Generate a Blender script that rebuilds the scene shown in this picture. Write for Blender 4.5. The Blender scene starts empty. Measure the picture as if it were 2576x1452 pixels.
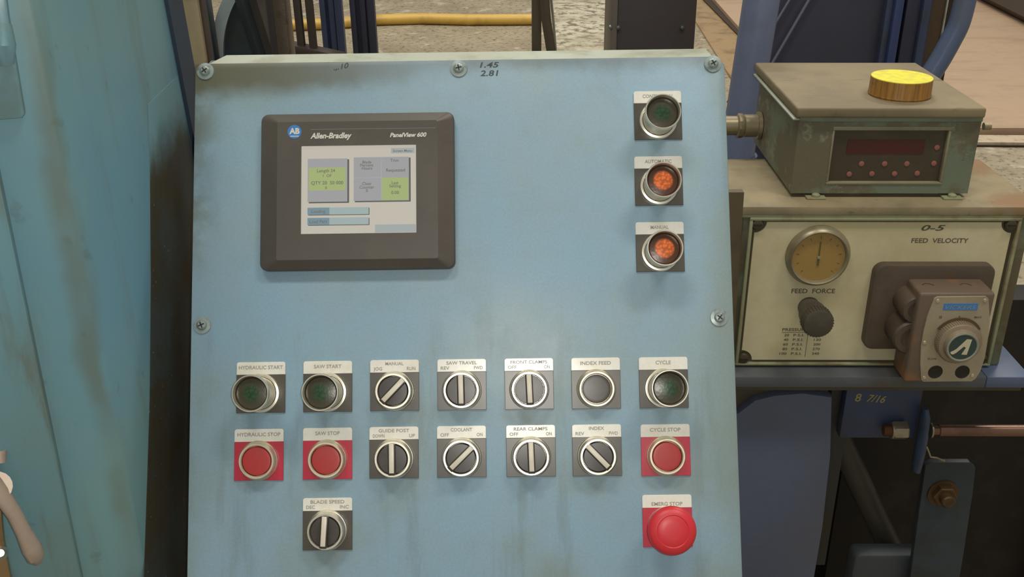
import bpy, bmesh, math, random
from mathutils import Vector, Matrix
random.seed(7)
PI = math.pi
SC = bpy.context.scene
COL = SC.collection

# ------------------------------------------------------------------ camera
W, H, F = 2576, 1452, 2600.0
CAM = Vector((0, 0, 1.55))
pitch, roll = math.radians(27.0), 0.0135
r0 = Vector((1, 0, 0)); u0 = Vector((0, math.sin(pitch), math.cos(pitch)))
FW = Vector((0, math.cos(pitch), -math.sin(pitch)))
R_ = r0 * math.cos(roll) - u0 * math.sin(roll)
U_ = r0 * math.sin(roll) + u0 * math.cos(roll)
cd = bpy.data.cameras.new('camera'); cam = bpy.data.objects.new('camera', cd); COL.objects.link(cam)
cd.sensor_width = 36.0; cd.lens = F / W * 36.0; cd.clip_start = 0.01; cd.clip_end = 100
cam.matrix_world = Matrix((( R_.x, U_.x, -FW.x, CAM.x), (R_.y, U_.y, -FW.y, CAM.y), (R_.z, U_.z, -FW.z, CAM.z), (0, 0, 0, 1)))
SC.camera = cam

# ------------------------------------------------------------------ light and exposure
SC.view_settings.view_transform = 'Standard'; SC.view_settings.look = 'None'
SC.view_settings.exposure = 0.0; SC.view_settings.gamma = 1.0
SC.view_settings.use_curve_mapping = False
wd = bpy.data.worlds.new('shop_air'); SC.world = wd; wd.use_nodes = True
wd.node_tree.nodes['Background'].inputs[0].default_value = (0.80, 0.79, 0.74, 1)
wd.node_tree.nodes['Background'].inputs[1].default_value = 0.34
def area(name, loc, sx, sy, power, color, rot=(0, 0, 0)):
    l = bpy.data.lights.new(name, 'AREA'); l.shape = 'RECTANGLE'; l.size = sx; l.size_y = sy
    l.energy = power; l.color = color
    o = bpy.data.objects.new(name, l); COL.objects.link(o); o.location = loc; o.rotation_euler = rot
    return o
WARM = (1.0, 0.95, 0.85)
for i, (x, y, p) in enumerate([(-0.9, 0.2, 55), (1.7, 0.3, 60), (0.3, 4.2, 95), (3.0, 4.5, 95), (-2.0, 6.5, 80), (1.0, 8.5, 110)]):
    area('bay_light', (x, y, 5.2), 1.3, 0.5, p, WARM)
fl = bpy.data.lights.new('phone_flash', 'POINT'); fl.energy = 12.0; fl.color = (1.0, 0.97, 0.90); fl.shadow_soft_size = 0.006
fo = bpy.data.objects.new('phone_flash', fl); COL.objects.link(fo); fo.location = CAM + R_ * 0.022 + U_ * 0.006 + FW * 0.005

# ------------------------------------------------------------------ rays and frames
def ray(px, py):
    return R_ * (px - W / 2) - U_ * (py - H / 2) + FW * F
class Frame:
    def __init__(s, o, x, y):
        s.o = o; s.x = x.normalized(); s.z = s.x.cross(y).normalized(); s.y = s.z.cross(s.x)
        s.m = Matrix(((s.x.x, s.y.x, s.z.x, o.x), (s.x.y, s.y.y, s.z.y, o.y), (s.x.z, s.y.z, s.z.z, o.z), (0, 0, 0, 1)))
        s.inv = s.m.inverted()
    def hit(s, px, py, axis='z', val=0.0):
        """local coordinates of the point seen at (px, py) on the plane axis = val"""
        i = 'xyz'.index(axis); c = s.inv @ CAM; d = s.inv.to_3x3() @ ray(px, py)
        return c + d * ((val - c[i]) / d[i])
WORLD = Frame(Vector((0, 0, 0)), Vector((1, 0, 0)), Vector((0, 1, 0)))
lean = pitch + math.radians(5.5)
CON = Frame(CAM + FW * 0.975, Vector((1, 0, 0)), Vector((0, math.sin(lean), math.cos(lean))))

# ------------------------------------------------------------------ object helpers
def tag(o, label=None, cat=None, group=None, kind=None):
    if label: o['label'] = label
    if cat: o['category'] = cat
    if group: o['group'] = group
    if kind: o['kind'] = kind
    return o
def thing(name, label, cat, frame=None, loc=None, group=None):
    o = bpy.data.objects.new(name, None); COL.objects.link(o)
    o.empty_display_size = 0.05
    m = (frame or WORLD).m.copy()
    if loc is not None: m = m @ Matrix.Translation(loc)
    o.matrix_world = m
    return tag(o, label, cat, group)
def mat_list(m): return m if isinstance(m, (list, tuple)) else [m]
class MB:
    def __init__(s): s.b = bmesh.new()
    def quadmesh(s, vs, fs, mi=0):
        v = [s.b.verts.new(Vector(p)) for p in vs]
        for f in fs:
            try:
                q = s.b.faces.new([v[i] for i in f]); q.material_index = mi
            except ValueError: pass
        return v
    def box(s, lo, hi, bev=0.0, mi=0, mtx=None, seg=2):
        lo = Vector(lo); hi = Vector(hi)
        for k in range(3):
            if lo[k] > hi[k]: lo[k], hi[k] = hi[k], lo[k]
        t = bmesh.new(); bmesh.ops.create_cube(t, size=1)
        for v in t.verts: v.co = Vector([(lo[k] + hi[k]) / 2 + v.co[k] * (hi[k] - lo[k]) for k in range(3)])
        if bev > 0:
            bmesh.ops.bevel(t, geom=list(t.edges), offset=min(bev, 0.45 * min(hi[k] - lo[k] for k in range(3))), segments=seg, affect='EDGES', profile=0.5)
        if mtx: bmesh.ops.transform(t, matrix=mtx, verts=t.verts)
        s.merge(t, mi); return s
    def merge(s, t, mi=0):
        for f in t.faces: f.material_index = mi
        me = bpy.data.meshes.new('tmp'); t.to_mesh(me); t.free(); s.b.from_mesh(me); bpy.data.meshes.remove(me)
        return s
    def prism(s, pts, z0, z1, bev=0.0, mi=0, mtx=None, seg=2):
        """polygon pts (x, y) extruded from z0 to z1"""
        t = bmesh.new()
        a = [t.verts.new((p[0], p[1], z1)) for p in pts]
        f = t.faces.new(a); 
        r = bmesh.ops.extrude_face_region(t, geom=[f])
        for v in r['geom']:
            if isinstance(v, bmesh.types.BMVert): v.co.z = z0
        bmesh.ops.recalc_face_normals(t, faces=t.faces)
        if bev > 0:
            es = [e for e in t.edges if all(abs(v.co.z - z1) < 1e-7 for v in e.verts)]
            bmesh.ops.bevel(t, geom=es, offset=bev, segments=seg, affect='EDGES', profile=0.5)
        if mtx: bmesh.ops.transform(t, matrix=mtx, verts=t.verts)
        s.merge(t, mi); return s
    def hull8(s, front, back, mi=0, bev=0.0):
        """front, back: four 3-D corners each, same order"""
        t = bmesh.new()
        v = [t.verts.new(Vector(p)) for p in list(front) + list(back)]
        for f in [(0, 1, 2, 3), (7, 6, 5, 4), (0, 4, 5, 1), (1, 5, 6, 2), (2, 6, 7, 3), (3, 7, 4, 0)]: t.faces.new([v[i] for i in f])
        bmesh.ops.recalc_face_normals(t, faces=t.faces)
        if bev: bmesh.ops.bevel(t, geom=list(t.edges), offset=bev, segments=2, affect='EDGES')
        s.merge(t, mi); return s
    def lathe(s, prof, c=(0, 0, 0), n=48, mi=0, mtx=None, close=False):
        """profile of (radius, z) turned about z at c"""
        t = bmesh.new(); rings = []
        for (r, z) in prof:
            if r < 1e-7: rings.append([t.verts.new((c[0], c[1], c[2] + z))])
            else: rings.append([t.verts.new((c[0] + r * math.cos(2 * PI * i / n), c[1] + r * math.sin(2 * PI * i / n), c[2] + z)) for i in range(n)])
        for a, b in zip(rings, rings[1:]):
            for i in range(n):
                j = (i + 1) % n
                if len(a) == 1 and len(b) == 1: continue
                if len(a) == 1: t.faces.new((a[0], b[i], b[j]))
                elif len(b) == 1: t.faces.new((a[i], b[0], a[j]))
                else: t.faces.new((a[i], b[i], b[j], a[j]))
        bmesh.ops.recalc_face_normals(t, faces=t.faces)
        if mtx: bmesh.ops.transform(t, matrix=mtx, verts=t.verts)
        s.merge(t, mi); return s
    def tube(s, pts, rad, n=16, mi=0, cap=True, squash=1.0):
        """round tube through points; rad a number or one per point"""
        pts = [Vector(p) for p in pts]; t = bmesh.new(); rings = []
        rad = rad if isinstance(rad, (list, tuple)) else [rad] * len(pts)
        up = None
        for i, p in enumerate(pts):
            d = (pts[min(i + 1, len(pts) - 1)] - pts[max(i - 1, 0)]).normalized()
            if up is None: up = Vector((0, 0, 1)) if abs(d.z) < 0.9 else Vector((0, 1, 0))
            a = d.cross(up).normalized(); b = a.cross(d).normalized(); up = b
            rings.append([t.verts.new(p + (a * math.cos(2 * PI * k / n) + b * squash * math.sin(2 * PI * k / n)) * rad[i]) for k in range(n)])
        for a, b in zip(rings, rings[1:]):
            for k in range(n): t.faces.new((a[k], a[(k + 1) % n], b[(k + 1) % n], b[k]))
        if cap: t.faces.new(rings[0][::-1]); t.faces.new(rings[-1])
        bmesh.ops.recalc_face_normals(t, faces=t.faces)
        s.merge(t, mi); return s
    def build(s, name, m, parent=None, smooth=True, kind=None, label=None, ang=35):
        me = bpy.data.meshes.new(name); s.b.to_mesh(me); s.b.free()
        for mm in mat_list(m): me.materials.append(mm)
        if smooth:
            me.polygons.foreach_set('use_smooth', [True] * len(me.polygons))
            me.set_sharp_from_angle(angle=math.radians(ang))
        o = bpy.data.objects.new(name, me); COL.objects.link(o)
        if parent: o.parent = parent
        return tag(o, label, kind=kind)
def rrect(x0, y0, x1, y1, r, n=5):
    pts = []
    for cx, cy, a in ((x1 - r, y0 + r, -90), (x1 - r, y1 - r, 0), (x0 + r, y1 - r, 90), (x0 + r, y0 + r, 180)):
        for i in range(n + 1):
            t = math.radians(a + 90 * i / n); pts.append((cx + r * math.cos(t), cy + r * math.sin(t)))
    return pts
def circ(cx, cy, r, n=32): return [(cx + r * math.cos(2 * PI * i / n), cy + r * math.sin(2 * PI * i / n)) for i in range(n)]
def lettering(name, parent, lines, m, label=None, bold=0.016):
    """lines of (text, x, y, z, cap height, width or None, align, shear); one flat printed mesh"""
    b = bmesh.new()
    for (txt, x, y, z, hgt, wid, al, shear, rot) in lines:
        cu = bpy.data.curves.new('t', 'FONT'); cu.body = txt; cu.size = 1.0; cu.extrude = 0.0; cu.resolution_u = 3
        cu.shear = shear; cu.offset = bold
        to = bpy.data.objects.new('t', cu); dg = bpy.context.evaluated_depsgraph_get()
        COL.objects.link(to); dg.update()
        me = bpy.data.meshes.new_from_object(to.evaluated_get(dg))
        COL.objects.unlink(to); bpy.data.objects.remove(to); bpy.data.curves.remove(cu)
        if len(me.vertices):
            xs = [v.co.x for v in me.vertices]; x0, x1 = min(xs), max(xs)
            sy = hgt / 0.70; sx = (wid / (x1 - x0)) if wid else sy
            ox = {'C': (x0 + x1) / 2, 'L': x0, 'R': x1}[al]
            me.transform(Matrix.Translation((x, y, z)) @ Matrix.Rotation(rot, 4, 'Z') @ Matrix.Diagonal((sx, sy, 1, 1)) @ Matrix.Translation((-ox, -0.35, 0)))
            b.from_mesh(me)
        bpy.data.meshes.remove(me)
    me = bpy.data.meshes.new(name); b.to_mesh(me); b.free(); me.materials.append(m)
    o = bpy.data.objects.new(name, me); COL.objects.link(o); o.parent = parent
    return tag(o, label)
def T(txt, x, y, z, h, w=None, al='C', sh=0.0, rot=0.0): return (txt, x, y, z, h, w, al, sh, rot)

# ------------------------------------------------------------------ materials
def lin(c):
    return tuple((v / 255 / 12.92) if v / 255 <= 0.04045 else ((v / 255 + 0.055) / 1.055) ** 2.4 for v in c) + (1.0,)
MATS = {}
class NT:
    def __init__(s, name):
        s.m = bpy.data.materials.new(name); s.m.use_nodes = True; s.t = s.m.node_tree; s.n = s.t.nodes; s.l = s.t.links
        s.p = s.n['Principled BSDF']; s.tc = s.n.new('ShaderNodeTexCoord')
        sp = s.n.new('ShaderNodeSeparateXYZ'); s.l.new(s.tc.outputs['Object'], sp.inputs[0]); s.sp = sp
    def xyz(s, i): return s.sp.outputs[i]
    def math(s, op, a, b=None, c=None, clamp=False):
        n = s.n.new('ShaderNodeMath'); n.operation = op; n.use_clamp = clamp
        for i, v in enumerate((a, b, c)):
            if v is None: continue
            if isinstance(v, (int, float)): n.inputs[i].default_value = v
            else: s.l.new(v, n.inputs[i])
        return n.outputs[0]
    def step(s, v, a, b):
        n = s.n.new('ShaderNodeMapRange'); n.interpolation_type = 'SMOOTHSTEP'; s.l.new(v, n.inputs[0])
        n.inputs[1].default_value = a; n.inputs[2].default_value = b
        if a > b:
            n.inputs[1].default_value = b; n.inputs[2].default_value = a; n.inputs[3].default_value = 1; n.inputs[4].default_value = 0
        return n.outputs[0]
    def noise(s, scale, detail=5, rough=0.55, stretch=None, off=0.0):
        n = s.n.new('ShaderNodeTexNoise'); n.inputs['Scale'].default_value = scale; n.inputs['Detail'].default_value = detail; n.inputs['Roughness'].default_value = rough
        mp = s.n.new('ShaderNodeMapping'); s.l.new(s.tc.outputs['Object'], mp.inputs[0])
        if stretch: mp.inputs['Scale'].default_value = stretch
        mp.inputs['Location'].default_value = (off, off * 0.7, off * 0.3)
        s.l.new(mp.outputs[0], n.inputs['Vector']); return n.outputs['Fac']
    def mix(s, fac, a, b):
        n = s.n.new('ShaderNodeMix'); n.data_type = 'RGBA'
        for i, v in ((0, fac), (6, a), (7, b)):
            if isinstance(v, (int, float)): n.inputs[i].default_value = v
            elif isinstance(v, tuple): n.inputs[i].default_value = v
            else: s.l.new(v, n.inputs[i])
        return n.outputs[2]
    def out(s, col, rough=0.5, metal=0.0, spec=0.5, bump=None, bs=0.1, bd=0.001):
        if isinstance(col, tuple): s.p.inputs['Base Color'].default_value = col
        else: s.l.new(col, s.p.inputs['Base Color'])
        if isinstance(rough, (int, float)): s.p.inputs['Roughness'].default_value = rough
        else: s.l.new(rough, s.p.inputs['Roughness'])
        s.p.inputs['Metallic'].default_value = metal; s.p.inputs['Specular IOR Level'].default_value = spec
        if bump is not None:
            b = s.n.new('ShaderNodeBump'); b.inputs['Strength'].default_value = bs; b.inputs['Distance'].default_value = bd
            s.l.new(bump, b.inputs['Height']); s.l.new(b.outputs[0], s.p.inputs['Normal'])
        return s.m
def plain(name, rgb, rough=0.5, metal=0.0, spec=0.5, grime=None, amt=0.5, scale=18, bump=0.0, lo=0.45, hi=0.7, stretch=None):
    if name in MATS: return MATS[name]
    t = NT(name); col = lin(rgb); nz = t.noise(scale, 6, 0.6, stretch, off=len(name) * 1.7)
    fine = t.noise(scale * 12, 3, 0.6)
    c = t.mix(t.math('MULTIPLY', t.step(fine, 0.35, 0.75), 0.12), col, lin(tuple(v * 0.75 for v in rgb)))
    if grime: c = t.mix(t.math('MULTIPLY', t.step(nz, lo, hi), amt), c, lin(grime))
    MATS[name] = t.out(c, rough, metal, spec, bump=(fine if bump else None), bs=bump, bd=0.0006)
    return MATS[name]
def emit(name, rgb, strength):
    if name in MATS: return MATS[name]
    m = bpy.data.materials.new(name); m.use_nodes = True; p = m.node_tree.nodes['Principled BSDF']
    p.inputs['Base Color'].default_value = lin(tuple(v * 0.25 for v in rgb)); p.inputs['Roughness'].default_value = 0.25
    p.inputs['Emission Color'].default_value = lin(rgb); p.inputs['Emission Strength'].default_value = strength
    MATS[name] = m; return m

# painted console face: grime along the top edge, worn corners, drips under the buttons
def console_face():
    t = NT('console_paint'); x, y = t.xyz(0), t.xyz(1)
    big = t.noise(7, 4, 0.5); med = t.noise(26, 6, 0.62, off=3.1); drip = t.noise(1, 5, 0.6, stretch=(42, 5, 1), off=1.3); fine = t.noise(420, 2, 0.6)
    base = t.mix(t.step(big, 0.35, 0.68), lin((136, 166, 184)), lin((144, 166, 174)))
    base = t.mix(t.math('MULTIPLY', t.step(med, 0.45, 0.75), 0.35), base, lin((130, 152, 154)))
    xl = t.step(x, 0.06, -0.29)                                        # dirtier to the left
    YT = 0.2165
    top = t.step(t.math('ADD', y, t.math('MULTIPLY', med, 0.020)), YT - 0.004, YT + 0.018)
    topl = t.step(t.math('ADD', y, t.math('MULTIPLY', t.math('ADD', med, t.math('MULTIPLY', xl, 1.1)), 0.020)), YT - 0.004, YT + 0.018)
    g = t.math('MAXIMUM', t.math('MULTIPLY', top, 0.50), t.math('MULTIPLY', t.math('MULTIPLY', topl, xl), 0.95))
    c = t.mix(g, base, lin((80, 68, 44)))
    c = t.mix(t.math('MULTIPLY', t.math('MULTIPLY', t.step(y, YT - 0.060, YT - 0.01), t.step(x, 0.0, -0.30)), 0.38), c, lin((120, 126, 104)))
    left = t.math('MULTIPLY', t.step(t.math('SUBTRACT', x, t.math('MULTIPLY', big, 0.05)), -0.295, -0.335), t.step(med, 0.3, 0.6))
    lft2 = t.math('MULTIPLY', left, t.step(y, -0.02, 0.12))
    c = t.mix(t.math('MULTIPLY', lft2, 0.75), c, lin((96, 92, 68)))
    rgt = t.step(t.math('ADD', x, t.math('MULTIPLY', big, 0.04)), 0.195, 0.235)
    c = t.mix(t.math('MULTIPLY', rgt, 0.45), c, lin((118, 122, 100)))
    d = t.math('MULTIPLY', t.step(drip, 0.52, 0.72), t.math('MULTIPLY', t.step(y, 0.02, -0.10), 0.32))
    c = t.mix(d, c, lin((104, 112, 104)))
    low = t.math('MULTIPLY', t.step(big, 0.42, 0.66), t.math('MULTIPLY', t.step(y, 0.0, -0.2), 0.55))
    c = t.mix(low, c, lin((122, 134, 126)))
    c = t.mix(t.math('MULTIPLY', t.step(fine, 0.3, 0.7), 0.10), c, lin((84, 104, 108)))
    return t.out(c, t.math('MULTIPLY_ADD', med, 0.22, 0.30), 0, 0.42, bump=med, bs=0.10, bd=0.002)
M_CON = console_face()
def cabinet_paint(name, a, b, g, gl=0.5, gh=0.72, amt=0.7, streak=(22, 22, 3)):
    t = NT(name); n1 = t.noise(4, 4, 0.5, off=2.2); n2 = t.noise(1, 6, 0.65, stretch=streak, off=5.0); n3 = t.noise(40, 4, 0.6)
    c = t.mix(t.step(n1, 0.35, 0.65), lin(a), lin(b)); c = t.mix(t.math('MULTIPLY', t.step(n2, gl, gh), amt), c, lin(g))
    c = t.mix(t.math('MULTIPLY', t.step(n3, 0.62, 0.72), 0.25), c, lin((78, 78, 62)))
    return t.out(c, 0.42, 0, 0.4, bump=n3, bs=0.06, bd=0.001)
M_CAB = cabinet_paint('cabinet_teal_paint', (100, 142, 158), (112, 148, 150), (104, 108, 86), 0.54, 0.80, 0.5)
M_CAB2 = cabinet_paint('cabinet_door_paint', (100, 142, 154), (108, 136, 134), (98, 86, 52), 0.46, 0.68, 0.85)
M_CABEDGE = plain('cabinet_edge_navy', (44, 58, 74), 0.55, grime=(40, 36, 26), scale=20)
M_LIP = plain('console_top_lip', (172, 178, 160), 0.38, grime=(126, 124, 100), amt=0.6, scale=25)
M_HOUSE = plain('console_housing_paint', (82, 104, 108), 0.5, grime=(60, 54, 40), amt=0.6)
M_CHROME = plain('chrome', (232, 226, 208), 0.30, 0.85, grime=(196, 186, 162), amt=0.5, scale=40)
M_CHROMEW = plain('worn_chrome', (222, 212, 186), 0.36, 0.75, grime=(186, 174, 146), amt=0.6, scale=60)
M_STEEL = plain('dull_steel', (140, 146, 138), 0.4, 0.8, grime=(70, 72, 62), amt=0.6, scale=90)
M_WHITE = plain('legend_white', (226, 224, 214), 0.22, spec=0.6, grime=(206, 200, 178), amt=0.6, scale=30)
M_LBLK = plain('legend_black', (74, 70, 62), 0.32, spec=0.6, grime=(92, 86, 74), amt=0.5, scale=40)
M_LRED = plain('legend_red', (184, 44, 66), 0.3, spec=0.6, grime=(170, 60, 64), amt=0.4, scale=40)
M_INK = plain('faded_ink', (150, 146, 136), 0.5)
M_BLK = plain('black_plastic', (58, 52, 46), 0.35, spec=0.6, grime=(84, 76, 66), amt=0.35, scale=60)
M_DARKHOLE = plain('dark_hollow', (36, 32, 24), 0.5)
M_IVORY = plain('ivory_insert', (214, 206, 188), 0.4, grime=(186, 176, 152), amt=0.4, scale=60)
M_BEZ = plain('terminal_bezel', (78, 72, 65), 0.42, spec=0.5, grime=(92, 86, 76), amt=0.4, scale=12, bump=0.05)
M_LOGO = plain('logo_blue', (60, 122, 186), 0.4)
M_PRINTW = plain('print_white', (206, 202, 190), 0.5)
M_GREYL = plain('print_grey', (110, 106, 98), 0.5)
def lens(name, core, rim_c, r_core, em=0.0, soft=0.45):
    """moulded lens: coloured core fading into a dark rim, measured from the lens axis"""
    t = NT(name); v = t.n.new('ShaderNodeTexVoronoi'); v.inputs['Scale'].default_value = 420; t.l.new(t.tc.outputs['Object'], v.inputs['Vector'])
    x, y = t.xyz(0), t.xyz(1)
    d = t.math('SQRT', t.math('ADD', t.math('MULTIPLY', x, x), t.math('MULTIPLY', y, y)))
    k = t.step(d, r_core * (1 + soft), r_core * (1 - soft))
    spk = t.step(v.outputs['Distance'], 0.15, 0.75)
    c = t.mix(spk, lin(core), lin(tuple(q * 0.72 for q in core))); c = t.mix(k, lin(rim_c), c)
    m = t.out(c, 0.30, 0, 0.5, bump=v.outputs['Distance'], bs=0.12, bd=0.0004)
    if em:
        t.l.new(t.mix(k, (0, 0, 0, 1), lin(core)), t.p.inputs['Emission Color']); t.p.inputs['Emission Strength'].default_value = em
    return m
M_LGREEN = lens('green_lens', (38, 74, 42), (62, 57, 42), 0.0074, 0.0, 0.6)
M_LORANGE = lens('orange_lens', (226, 112, 50), (74, 46, 30), 0.0086, 0.05, 0.18)
M_PRED = plain('red_button_plastic', (166, 46, 44), 0.42, grime=(150, 60, 58), amt=0.5, scale=50)
M_ESTOP = plain('emergency_red_plastic', (202, 46, 54), 0.40, grime=(184, 62, 62), amt=0.3, scale=40)
M_PEN = plain('marker_ink', (66, 74, 70), 0.6)

# ------------------------------------------------------------------ floor
def floor_mat():
    t = NT('shop_floor_concrete'); n1 = t.noise(2.2, 6, 0.6); n2 = t.noise(30, 5, 0.7, off=4); n3 = t.noise(9, 6, 0.7, off=9)
    c = t.mix(t.step(n1, 0.35, 0.7), lin((160, 148, 124)), lin((138, 126, 104)))
    c = t.mix(t.math('MULTIPLY', t.step(n2, 0.50, 0.66), 0.85), c, lin((88, 78, 60)))
    c = t.mix(t.math('MULTIPLY', t.step(n3, 0.56, 0.66), 0.7), c, lin((190, 182, 166)))
    return t.out(c, 0.6, 0, 0.4, bump=n2, bs=0.5, bd=0.02)
M_FLOOR = floor_mat()
o = MB().box((-9, -3, -0.1), (12, 16, 0)).build('floor', M_FLOOR, smooth=False, kind='structure')
G = lambda px, py, z=0.0: WORLD.hit(px, py, 'z', z)
def poly_slab(name, pix, z0, z1, m, **k):
    pts = [G(px, py, z1) for px, py in pix]
    return MB().prism([(p.x, p.y) for p in pts], z0, z1, bev=0.0).build(name, m, smooth=False, **k)
def mottled():
    t = NT('worn_white_coating'); n1 = t.noise(13, 6, 0.75); n2 = t.noise(4, 5, 0.6, off=3)
    c = t.mix(t.step(n1, 0.46, 0.60), lin((196, 188, 166)), lin((112, 104, 86)))
    c = t.mix(t.math('MULTIPLY', t.step(n2, 0.45, 0.62), 0.55), c, lin((150, 138, 114)))
    return t.out(c, 0.55, 0, 0.4, bump=n1, bs=0.3, bd=0.01)
poly_slab('floor', [(1402, 260), (1384, -60), (1540, -60), (1640, 260)], 0.0, 0.006, mottled(), kind='structure')
M_TANSTEEL = plain('worn_tan_steel', (176, 146, 104), 0.35, 0.3, grime=(120, 96, 62), amt=0.7, scale=9)
M_JOINT = plain('dark_joint', (54, 40, 24), 0.7)
M_PINKC = plain('smooth_pinkish_concrete', (176, 150, 124), 0.5, grime=(158, 132, 108), amt=0.8, scale=2.5, stretch=(1, 3, 1))
poly_slab('trim_1', [(1742, 40), (1700, -60), (1735, -60), (1880, 100), (1990, 260), (1880, 260)], 0.0, 0.012, M_TANSTEEL, kind='structure')
poly_slab('trim_2', [(1735, -60), (1712, -60), (1862, 92), (2050, 320), (2070, 320), (1880, 90)], 0.0, 0.022, M_JOINT, kind='structure')
poly_slab('floor', [(1745, -60), (2700, -60), (2700, 322), (2060, 322), (1880, 92)], 0.0, 0.045, M_PINKC, kind='structure')
poly_slab('trim_3', [(2250, 338), (2700, 341), (2700, 360), (2250, 356)], 0.0, 0.020, plain('pale_curb', (186, 170, 146), 0.6, grime=(120, 104, 84), amt=0.6, scale=20), kind='structure')
poly_slab('trim_4', [(2250, 356), (2700, 361), (2700, 368), (2250, 364)], 0.0, 0.008, M_JOINT, kind='structure')

# ------------------------------------------------------------------ yellow hose on the floor
hp = [G(px, py, 0.035) for px, py in ((560, 74), (720, 64), (830, 60), (950, 50), (1060, 47), (1180, 50), (1348, 49))]
hose = MB().tube(hp, 0.036, 14).build('air_hose', plain('yellow_rubber', (206, 168, 78), 0.4, grime=(150, 118, 56), amt=0.6, scale=6))
tag(hose, 'long dirty yellow hose lying across the concrete behind the console', 'hose')

# ------------------------------------------------------------------ uprights behind the console
def upright(px0, px1, Y, top=-80, depth=None, prof='box', m=None, z0=0.0, dx=0.0, bev=0.003):
    a = WORLD.hit(px0, 60, 'y', Y); b = WORLD.hit(px1, 60, 'y', Y); zt = WORLD.hit((px0 + px1) / 2, top, 'y', Y).z
    return a.x, b.x, zt
M_NAVY = plain('navy_machine_paint', (62, 72, 98), 0.45, grime=(58, 56, 52), amt=0.6, scale=10)
M_NAVYD = plain('dark_navy_paint', (52, 54, 70), 0.5, grime=(50, 46, 40), amt=0.5, scale=10)
M_BROWN = plain('rusty_brown_steel', (78, 62, 52), 0.6, grime=(58, 46, 34), amt=0.7, scale=14)
M_DKBR = plain('dark_brown_steel', (62, 50, 42), 0.6, grime=(46, 38, 30), amt=0.5, scale=14)
M_SPECK = plain('speckled_rusty_steel', (84, 70, 56), 0.4, 0.2, grime=(62, 50, 38), amt=0.8, scale=45, bump=0.6)
M_GUARD = plain('guard_dark_paint', (54, 62, 66), 0.5, grime=(56, 50, 40), amt=0.7, scale=9)
M_RIM = plain('guard_bright_rim', (200, 204, 204), 0.35, 0.5, grime=(96, 104, 108), amt=0.6, scale=6)
M_TAN = plain('tan_duct_plastic', (158, 140, 108), 0.5, grime=(112, 94, 62), amt=0.6, scale=8, stretch=(1, 1, 0.3))
M_BLUEP = plain('bright_blue_pipe_paint', (118, 128, 156), 0.38, grime=(104, 112, 132), amt=0.7, scale=9)
M_PANELN = plain('navy_panel_paint', (64, 66, 82), 0.45, grime=(60, 60, 66), amt=0.5, scale=6)
M_PEDN = plain('pedestal_blue_paint', (88, 96, 118), 0.5, grime=(90, 90, 92), amt=0.6, scale=6)

# tan duct
t = thing('cable_duct', 'tan upright duct between the teal cabinet and the console', 'duct', loc=Vector((WORLD.hit(474, 60, 'y', 1.34).x, 1.34, 0)))
w_ = 0.0225
MB().box((-w_, -0.02, 0), (w_, -0.006, 1.90), 0.005).build('body', M_TAN, t)
MB().box((-w_ - 0.006, -0.012, 0), (-w_ + 0.0004, 0.03, 1.90), 0.002).build('side_channel', M_DKBR, t)
MB().box((w_ - 0.0004, -0.016, 0), (w_ + 0.006, -0.008, 1.90), 0.002).build('side_channel', M_BROWN, t)
MB().box((-w_ - 0.001, -0.023, 1.30), (w_ + 0.001, -0.0195, 1.318), 0.001).build('clamp_band', M_BROWN, t)

# belt guard: plate with a curved bright rim and a diagonal brace
Yg = 1.75
def g3(px, py, y=Yg): return WORLD.hit(px, py, 'y', y)
cG = g3(850, 150); c0 = g3(545, 140); rG = (c0 - cG).length
t = thing('belt_guard', 'dark blue curved belt guard with a bright rim and brown brace', 'guard', loc=Vector((cG.x, Yg, 0)))
rim = MB(); zc = cG.z
n = 40; prev = None
fr = []
for i in range(n + 1):
    a = PI * 0.60 + (PI * 0.75) * i / n
    fr.append((math.cos(a), math.sin(a)))
for (c1, s1), (c2, s2) in zip(fr, fr[1:]):
    ro, ri = rG, rG - 0.019
    rim.hull8([(c1 * ro, -0.03, zc + s1 * ro), (c2 * ro, -0.03, zc + s2 * ro), (c2 * ri, -0.03, zc + s2 * ri), (c1 * ri, -0.03, zc + s1 * ri)],
              [(c1 * ro, 0.01, zc + s1 * ro), (c2 * ro, 0.01, zc + s2 * ro), (c2 * ri, 0.01, zc + s2 * ri), (c1 * ri, 0.01, zc + s1 * ri)])
rim.build('rim', M_RIM, t)
pl = [(c * (rG - 0.02), zc + s * (rG - 0.02)) for c, s in fr]
xr_ = g3(700, 60).x - cG.x
pl = [(min(x, xr_), z) for x, z in pl] + [(xr_, 0.02), (-rG * 0.85, 0.02)]
mt = Matrix(((1, 0, 0, 0), (0, 0, -1, 0), (0, 1, 0, 0), (0, 0, 0, 1)))
zlist = sorted(pl, key=lambda p: p[1])
ztop = max(z for _, z in pl)
MB().prism([(-rG * 0.93, 0.0), (xr_, 0.0), (xr_, zc + rG * 0.78), (-rG * 0.60, zc + rG * 0.78), (-rG * 0.86, zc + rG * 0.42), (-rG * 0.95, zc + 0.1 * rG)], -0.02, 0.02, mtx=mt).build('plate', M_GUARD, t)
a_, b_ = g3(640, -40, 1.70) - Vector((cG.x, Yg, 0)), g3(705, 170, 1.70) - Vector((cG.x, Yg, 0))
MB().tube([a_, b_ + (b_ - a_) * 0.6], 0.017, 4).build('brace', plain('brace_grey_brown', (74, 68, 60), 0.5, grime=(58, 54, 46), scale=14), t)
a_, b_ = g3(600, -40, 1.71) - Vector((cG.x, Yg, 0)), g3(668, 170, 1.71) - Vector((cG.x, Yg, 0))
MB().tube([a_, b_ + (b_ - a_) * 0.6], 0.014, 4).build('brace', M_GUARD, t)
bx = g3(520, 60, 1.72).x - cG.x
MB().box((bx - 0.016, -0.06, 0), (bx + 0.014, -0.03, 1.5), 0.002).build('end_strip', M_GUARD, t)

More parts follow.
